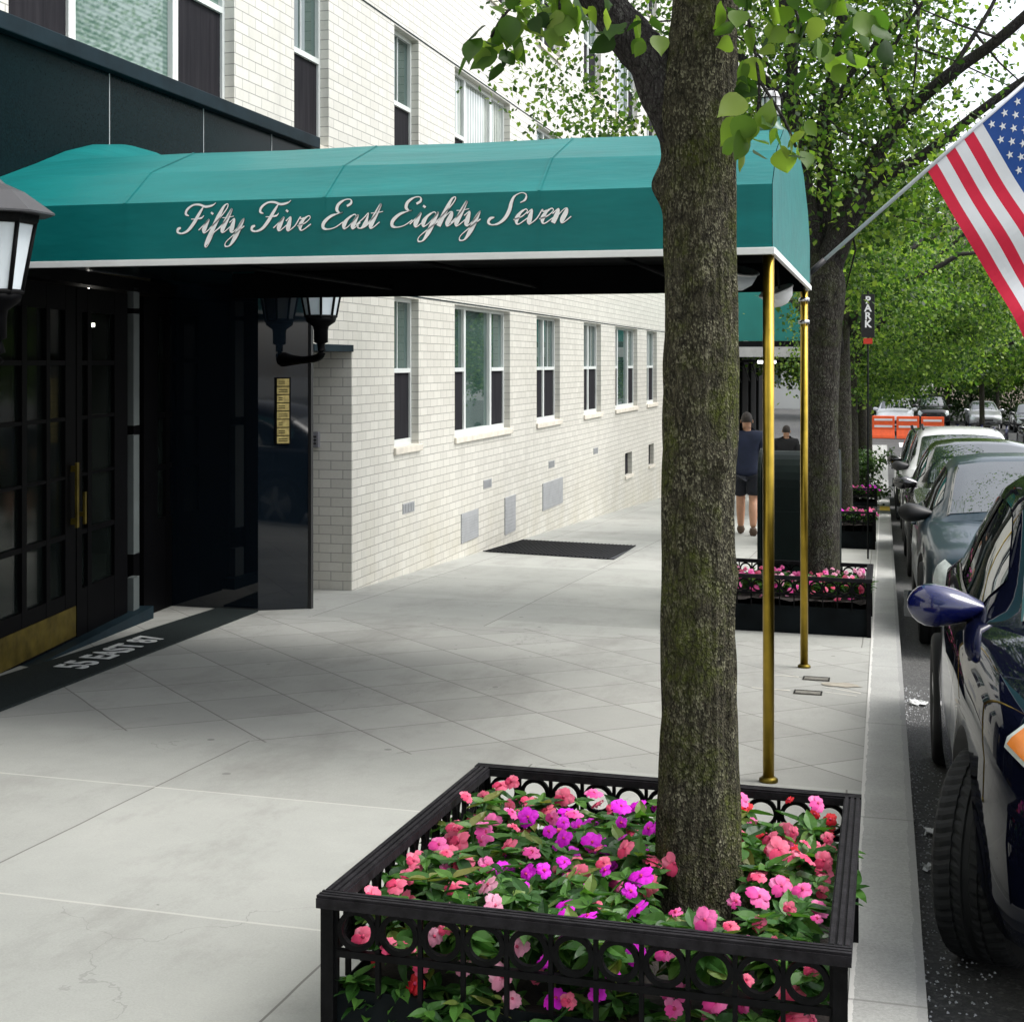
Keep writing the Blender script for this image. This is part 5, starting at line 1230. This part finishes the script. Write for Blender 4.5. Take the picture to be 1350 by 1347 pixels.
        m = MB(); m.tube([(sg * (x - .05), yb + .03, z - .05), (sg * (x - .02), yb + .01, z - .012)], [.034, .026], 8); m.build('mirror_arm', M['black_plastic'], mo, local=True)
        m = MB(); m.box(sg * (x + .06) if sg > 0 else sg * (x + .22), sg * (x + .22) if sg > 0 else sg * (x + .06), yb + .044, yb + .05, z - .045, z + .05); m.build('mirror_glass', M['car_glass'], mo, local=True)
    if roof_rails:
        for sg in (1, -1): m = MB(); m.tube([(sg * .56, 2.1, 1.66), (sg * .57, 2.3, 1.73), (sg * .57, 3.7, 1.73), (sg * .56, 3.9, 1.68)], .018, 8); m.build('roof_rail', M['black_plastic'], t, local=True)
    # wheels
    for a in ax:
        for sg in (-1, 1):
            w = MB(); tm = tyre_mesh(Rw, .215, treaded and a < 2 and sg < 0)
            o = tm.build('wheel', M['tyre'], t, local=True); o.location = (sg * (.785 if kind == 'suv' else .765), a, Rw)
            if a < 2: o.rotation_euler.z = R(steer)
            r_ = MB(); T = Matrix.Rotation(R(90), 4, 'Y'); r_.lathe([(Rw * .68, -.085), (Rw * .66, .085)], n=30, mat=T)
            for k in range(5):
                Tk = Matrix.Rotation(2 * math.pi * k / 5, 4, 'X'); r_.box(sg * .08 if sg > 0 else -.1, .1 if sg > 0 else -.08, -.03, .03, .03, Rw * .66, mat=Tk)
            r_.build('rim', M['rim'], o, local=True)
    return t
c1 = car('hatch', 'parked_car', 'dark navy car with a blue side mirror parked nearest the camera, front wheel turned', 1.10, 3.86, M['car_navy'], M['car_blue'], -20, True, zs=1.02, hl_=(.04, .24, 5.8, 7.2), sig=(.11, .22, 5.95, 7.0))
car('sedan', 'parked_car', 'slate blue sedan parked second in the row, with a wide reflecting windshield', 1.13, 10.72, M['car_teal'], M['black_plastic'], plate=True)
car('sedan', 'parked_car', 'dark sedan parked third in the row, mostly hidden by the slate blue one', 1.12, 15.9, M['car_silver'] if False else M['car_black'], zs=1.07)
car('suv', 'parked_suv', 'white SUV with roof rails parked behind the dark sedans', 1.15, 21.2, M['car_white'], M['black_plastic'], roof_rails=True)
car('suv', 'parked_suv', 'black SUV parked behind the white SUV', 1.1, 26.6, M['car_black'], roof_rails=True)
car('sedan', 'parked_car', 'silver car parked behind the black SUV at the end of the row', 1.1, 32.0, M['car_silver'])
car('sedan', 'parked_car', 'dark car at the far right near the row of bicycles', 6.1, 58.0, M['car_black'])
car('suv', 'parked_suv', 'pale van standing behind the orange barriers', .5, 71.0, M['car_white'], zs=1.1)

# ------------------------------------------------------------------ far street things
car('sedan', 'parked_car', 'silver car crossing far beyond the bicycles', 5.2, 80.0, M['car_silver'])
car('suv', 'parked_suv', 'white SUV far beyond the crossing at the right', 8.6, 84.0, M['car_white'])
car('suv', 'parked_suv', 'black SUV far beyond the crossing, left of the silver car', 2.6, 82.0, M['car_black'])
car('sedan', 'parked_car', 'black car far beyond the crossing at the right edge', 7.2, 76.0, M['car_black'])
hd = thing('hedge', 'dark clipped hedge across the avenue behind the far cars', 'hedge', (5, 90, zg(5, 90)))
nr = np.random.default_rng(77); leaf_obj('foliage', [clump_leaves([(nr.uniform(-2, 14), nr.uniform(89, 91), zg(5, 90) + nr.uniform(.1, 1.9)) for _ in range(260)], 45, .35, .2, nr)], M['leaf_shrub'], hd)
m = MB()
for k in range(16): m.tube([(-1.8 + k, 90, zg(0, 90) - .13), (-1.7 + k, 90, zg(0, 90) + 1.2)], .03, 5)
m.build('stem', M['bark_dark'], hd)
for k in range(6):
    xx = [.9, 3.6, 5.0, 6.2, 8.3, 9.6][k]
    far_tree(xx, 86 + 2.2 * (k % 3), 2.2, 2.6, 3.6, 1.7, 'small avenue tree before the hedge, ' + ['leftmost', 'second from the left', 'third from the left', 'third from the right', 'second from the right', 'rightmost'][k] + ' of the row', 60 + k, 90, .24, group='small trees along the avenue', per=40, r_trunk=.1)
shed = thing('sidewalk_shed', 'sidewalk shed with green plywood parapet, grey beam and dark posts', 'scaffold', (-3, 33, zg(-3, 33)))
m = MB(); m.box(-4.45, -1.35, 32, 32.06, 1.99, 3.08); m.box(-1.41, -1.35, 32.06, 56, 1.99, 3.08); m.build('parapet', M['teal_far'], shed)
m = MB(); m.box(-4.5, -1.3, 31.9, 32.0, 1.64, 1.86); m.build('beam', M['shed_white'], shed)
m = MB(); m.box(-4.5, -1.3, 31.95, 32.03, 1.861, 1.985); m.box(-4.5, -1.3, 32.07, 56, 1.84, 1.98); m.build('deck', M['shed_dark'], shed)
for y in range(33, 56, 3):
    for x in (-4.3, -1.5): m = MB(); m.tube([(x, y, zg(x, y)), (x, y, 1.84)], .05, 8); m.build('post', M['shed_dark'], shed)
m = MB()
for y in range(33, 53, 3):
    m.tube([(-1.5, y, 1.7), (-1.5, y + 3, .9)], .025, 6); m.tube([(-4.3, y, 1.7), (-4.3, y + 3, .9)], .025, 6); m.tube([(-4.3, y, 1.55), (-1.5, y, 1.55)], .03, 6)
m.build('brace', M['shed_dark'], shed)
m = MB(); m.box(-2.75, -2.35, 32.6, 32.7, 1.50, 1.56); m.build('work_light', M['shed_lamp'], shed)
fb = thing('apartment_building', 'pale apartment block beyond the white brick building, above the sidewalk shed', 'building', (-9, 45, zg(-9, 45)))
m = MB(); m.box(-14, -4.75, 31.6, 62, -2.5, 16); m.build('wall', M['pale_wall'], fb)
for k in range(9):
    for z in (4.2, 7.2, 10.2, 13.2):
        y = 33 + k * 3.2; m = MB(); m.box(-4.749, -4.70, y, y + 1.4, z, z + 1.7); w = m.build('window', M['alu'], fb); m = MB(); m.box(-4.699, -4.695, y + .08, y + 1.32, z + .08, z + 1.62); m.build('pane', M['glass'], w)
m = MB(); m.box(-4.749, -4.72, 32, 60, -2.0, 1.8); m.build('shopfront', M['lobby_dark'], fb)
bb = thing('far_building', 'beige high building seen through leaves beside the flag', 'building', (8, 120, -2)); m = MB(); m.box(4.2, 11, 120, 134, -3, 13.5); m.build('wall', M['beige'], bb)
for k in range(3):
    for z in (3, 6, 9): m = MB(); m.box(5 + k * 2, 6.1 + k * 2, 119.95, 119.99, z, z + 1.5); m.build('window', M['glass'], bb)
# distant frontage across the avenue
fa = thing('far_building', 'pale limestone frontage across the avenue at the end of the street', 'building', (-10, 110, -2)); m = MB(); m.box(-34, -5.5, 108, 124, -3, 18); m.build('wall', M['pale_wall'], fa)
for k in range(10):
    for z in (0, 3.4, 6.8, 10.2): m = MB(); m.box(-32 + k * 2.6, -30.8 + k * 2.6, 107.94, 107.99, z, z + 1.8); m.build('window', M['glass'], fa)

SX, SY = -.185, 17.2
sg = thing('projecting_sign', 'small black vertical sign with white letters on a thin post by the kerb', 'sign', (SX, SY, zg(SX, SY)))
m = MB(); m.box(SX - .075, SX + .075, SY - .02, SY + .02, 1.80, 2.30); m.build('sign_board', M['sign_black'], sg, bevel=.004)
mx = Matrix.Translation((SX, SY - .024, 2.09)) @ Matrix.Rotation(R(90), 4, 'X')
text_mesh('P\nA\nR\nK', .115, .002, M['letter'], 'sign_lettering', sg, mx, .004, 'CENTER', .8)
m = MB(); m.box(SX - .05, SX + .05, SY - .018, SY + .018, 1.725, 1.79); m.build('red_plate', M['sign_red'], sg)
m = MB(); m.tube([(SX, SY + .04, zg(SX, SY)), (SX, SY + .04, 2.34)], .010, 8); m.build('post', M['shed_dark'], sg)

lab_b = ['orange plastic barrier at the left end of the row at the crossing', 'orange plastic barrier in the middle of the row at the crossing', 'orange plastic barrier at the right end of the row at the crossing']
for i in range(3):
    x = -.55 + i * 1.08; zb = zg(x, 68) - .13
    b = thing('traffic_barrier', lab_b[i], 'barrier', (x + .5, 68, zb), 'orange barriers at the crossing')
    m = MB(); m.prism([(67.72, 0), (68.28, 0), (68.24, .14), (68.1, .4), (68.08, 1.02), (67.92, 1.02), (67.9, .4), (67.76, .14)], x, x + 1.0, f=lambda a, h, z: (z, a, zb + h)); m.build('barrier_body', M['orange'], b, bevel=.03)
    m = MB()
    for h in (.5, .8): m.box(x + .1, x + .9, 67.9, 67.915, zb + h, zb + h + .1)
    m.build('white_band', M['white_trim'], b)
def bicycle(x, y, label=None):
    z = zg(x, y) - .13; t = thing('bicycle', 'dark bicycle standing in the row by the far crossing', 'bicycle', (x, y, z), 'bicycles by the far crossing')
    for dy in (-.5, .5):
        m = MB(); m.tube([(x, y + dy + .33 * math.cos(a * math.pi / 10), z + .34 + .33 * math.sin(a * math.pi / 10)) for a in range(21)], .022, 6, caps=False)
        for k in range(5): m.tube([(x, y + dy - .32 * math.cos(k * math.pi / 5), z + .34 - .32 * math.sin(k * math.pi / 5)), (x, y + dy + .32 * math.cos(k * math.pi / 5), z + .34 + .32 * math.sin(k * math.pi / 5))], .004, 4)
        m.build('wheel', M['tyre'], t)
    m = MB()
    for a, b in (((-.5, .34), (-.38, .95)), ((-.42, .75), (.02, .32)), ((-.42, .8), (.15, .78)), ((.02, .32), (.17, .92)), ((.02, .32), (.5, .34)), ((.5, .34), (.15, .78))): m.tube([(x, y + a[0], z + a[1]), (x, y + b[0], z + b[1])], .022, 6)
    m.build('frame', M['car_blue'], t)
    m = MB(); m.tube([(x - .28, y - .30, z + 1.02), (x, y - .4, z + .98), (x + .28, y - .30, z + 1.02)], .016, 6); m.build('handlebar', M['shed_dark'], t)
    m = MB(); m.box(x - .07, x + .07, y + .05, y + .3, z + .92, z + .97); m.build('saddle', M['shed_dark'], t, bevel=.015)
    return t
b0 = bicycle(2.9, 62)
for i in range(1, 6):
    c = copy_tree(b0); c.location = b0.location + Vector((.48 * i, 0, -CROSS * .48 * i))

# small things on the pavement and road
for (x, y, lab) in ((-.395, 8.82, 'small iron utility cover in the sidewalk nearest the far brass pole'), (-.42, 8.34, 'small iron utility cover in the sidewalk, nearer of the two')):
    m = MB(); m.sbox(x - .08, x + .08, y - .06, y + .06, .002, .004); o = m.build('utility_cover', M['hatch']); tag(o, lab, 'utility cover', 'utility covers in the sidewalk')
    m = MB()
    for dx in (-.078, .07): m.sbox(x + dx, x + dx + .008, y - .06, y + .06, .0045, .006)
    for dy in (-.058, .05): m.sbox(x - .068, x + .068, y + dy, y + dy + .008, .0045, .006)
    m.build('rim', M['iron'], o)
m = MB(); rr = random.Random(3)
for (cx_, cy_, sx_, sy_) in ((-.24, 8.66, .13, .09),):
    m.add([(cx_ + sx_ * math.cos(a) * rr.uniform(.6, 1.1), cy_ + sy_ * math.sin(a) * rr.uniform(.6, 1.1), 0) for a in [2 * math.pi * i / 14 for i in range(14)]], [tuple(range(14))])
m.v = [(x, y, zg(x, y) + .004) for x, y, _ in m.v]; struct(m.build('sidewalk_stain', M['rust']))
m = MB()
for (xa, ya, xb, yb2, w_) in ((-.72, 8.86, -.50, 8.84, .012), (-.74, 8.38, -.52, 8.36, .014), (-.33, 8.55, -.13, 8.42, .012), (-.33, 8.40, -.15, 8.33, .008)):
    m.add([(xa, ya, zg(xa, ya) + .003), (xb, yb2, zg(xb, yb2) + .003), (xb, yb2 + w_, zg(xb, yb2) + .003), (xa, ya + w_ * .5, zg(xa, ya) + .003)], [(0, 1, 2, 3)])
struct(m.build('sidewalk_scrape', M['sill']))
def scrap(x, y, s_, lab, seed):
    rr = random.Random(seed); m = MB(); n = 6; rows = [[(x + s_ * (i / (n - 1) - .5) + rr.uniform(-.008, .008), y + s_ * .7 * (j / (n - 1) - .5) + rr.uniform(-.008, .008), zg(x, y) - .128 + rr.uniform(.002, .03)) for i in range(n)] for j in range(n)]
    m.grid(rows, smooth=False); o = m.build('litter', M['paper'], solid=.002); tag(o, lab, 'litter', 'paper scraps on the road')
scrap(.20, 8.9, .10, 'crumpled white paper scrap on the road farthest along the kerb', 1)
scrap(.19, 6.05, .07, 'small white paper scrap on the road beside the kerb, near the rear wheel', 2)
scrap(.17, 5.55, .06, 'torn white scrap on the road nearest the front wheel', 3)
# gravel and crumbs in the gutter
nr = np.random.default_rng(9); m = MB()
for k in range(900):
    x = .115 + abs(nr.normal(0, .10)); y = nr.uniform(3.2, 9.5); s_ = nr.uniform(.002, .0065); z = zg(x, y) - .13 + s_ * .3
    m.add([(x + s_, y, z), (x - s_ * .6, y + s_, z), (x - s_ * .5, y - s_, z), (x, y, z + s_)], [(0, 1, 3), (1, 2, 3), (2, 0, 3)])
o = m.build('gutter_gravel', M['vent']); o['kind'] = 'stuff'; tag(o, 'pale gravel and crumbs lying in the gutter along the kerb', 'gravel')

# ------------------------------------------------------------------ light, sky, camera
w = bpy.data.worlds.new('World'); scene.world = w; w.use_nodes = True; nt = w.node_tree
sky = nt.nodes.new('ShaderNodeTexSky'); sky.sky_type = 'NISHITA'; sky.sun_disc = False; sky.sun_elevation = R(55); sky.sun_rotation = R(80); sky.dust_density = 3.
hs = nt.nodes.new('ShaderNodeHueSaturation'); hs.inputs['Saturation'].default_value = .28; hs.inputs['Value'].default_value = 1.25
nt.links.new(sky.outputs[0], hs.inputs['Color']); nt.links.new(hs.outputs[0], nt.nodes['Background'].inputs['Color']); nt.nodes['Background'].inputs['Strength'].default_value = .15
sd = bpy.data.lights.new('sun', 'SUN'); sd.energy = 1.3; sd.angle = R(28); sd.color = (1, .97, .92); so = bpy.data.objects.new('sun', sd); COL.objects.link(so)
dv = Vector((math.sin(R(80)) * math.cos(R(55)), math.cos(R(80)) * math.cos(R(55)), math.sin(R(55)))); so.rotation_euler = dv.to_track_quat('Z', 'Y').to_euler()
cd = bpy.data.cameras.new('camera'); co = bpy.data.objects.new('camera', cd); COL.objects.link(co); scene.camera = co
cd.sensor_width = 36; cd.sensor_fit = 'HORIZONTAL'; cd.lens = 1900 / 1350 * 36; cd.shift_y = -(673.5 - 479) / 1350; cd.clip_end = 1500; cd.clip_start = .05
co.location = (0, 0, 1.5); co.rotation_euler = (R(90), 0, math.atan(491 / 1900))
scene.view_settings.view_transform = 'Standard'; scene.view_settings.look = 'None'; scene.view_settings.exposure = .92; scene.view_settings.gamma = 1
scene.cycles.max_bounces = 6; scene.cycles.transparent_max_bounces = 6; scene.cycles.use_denoising = True
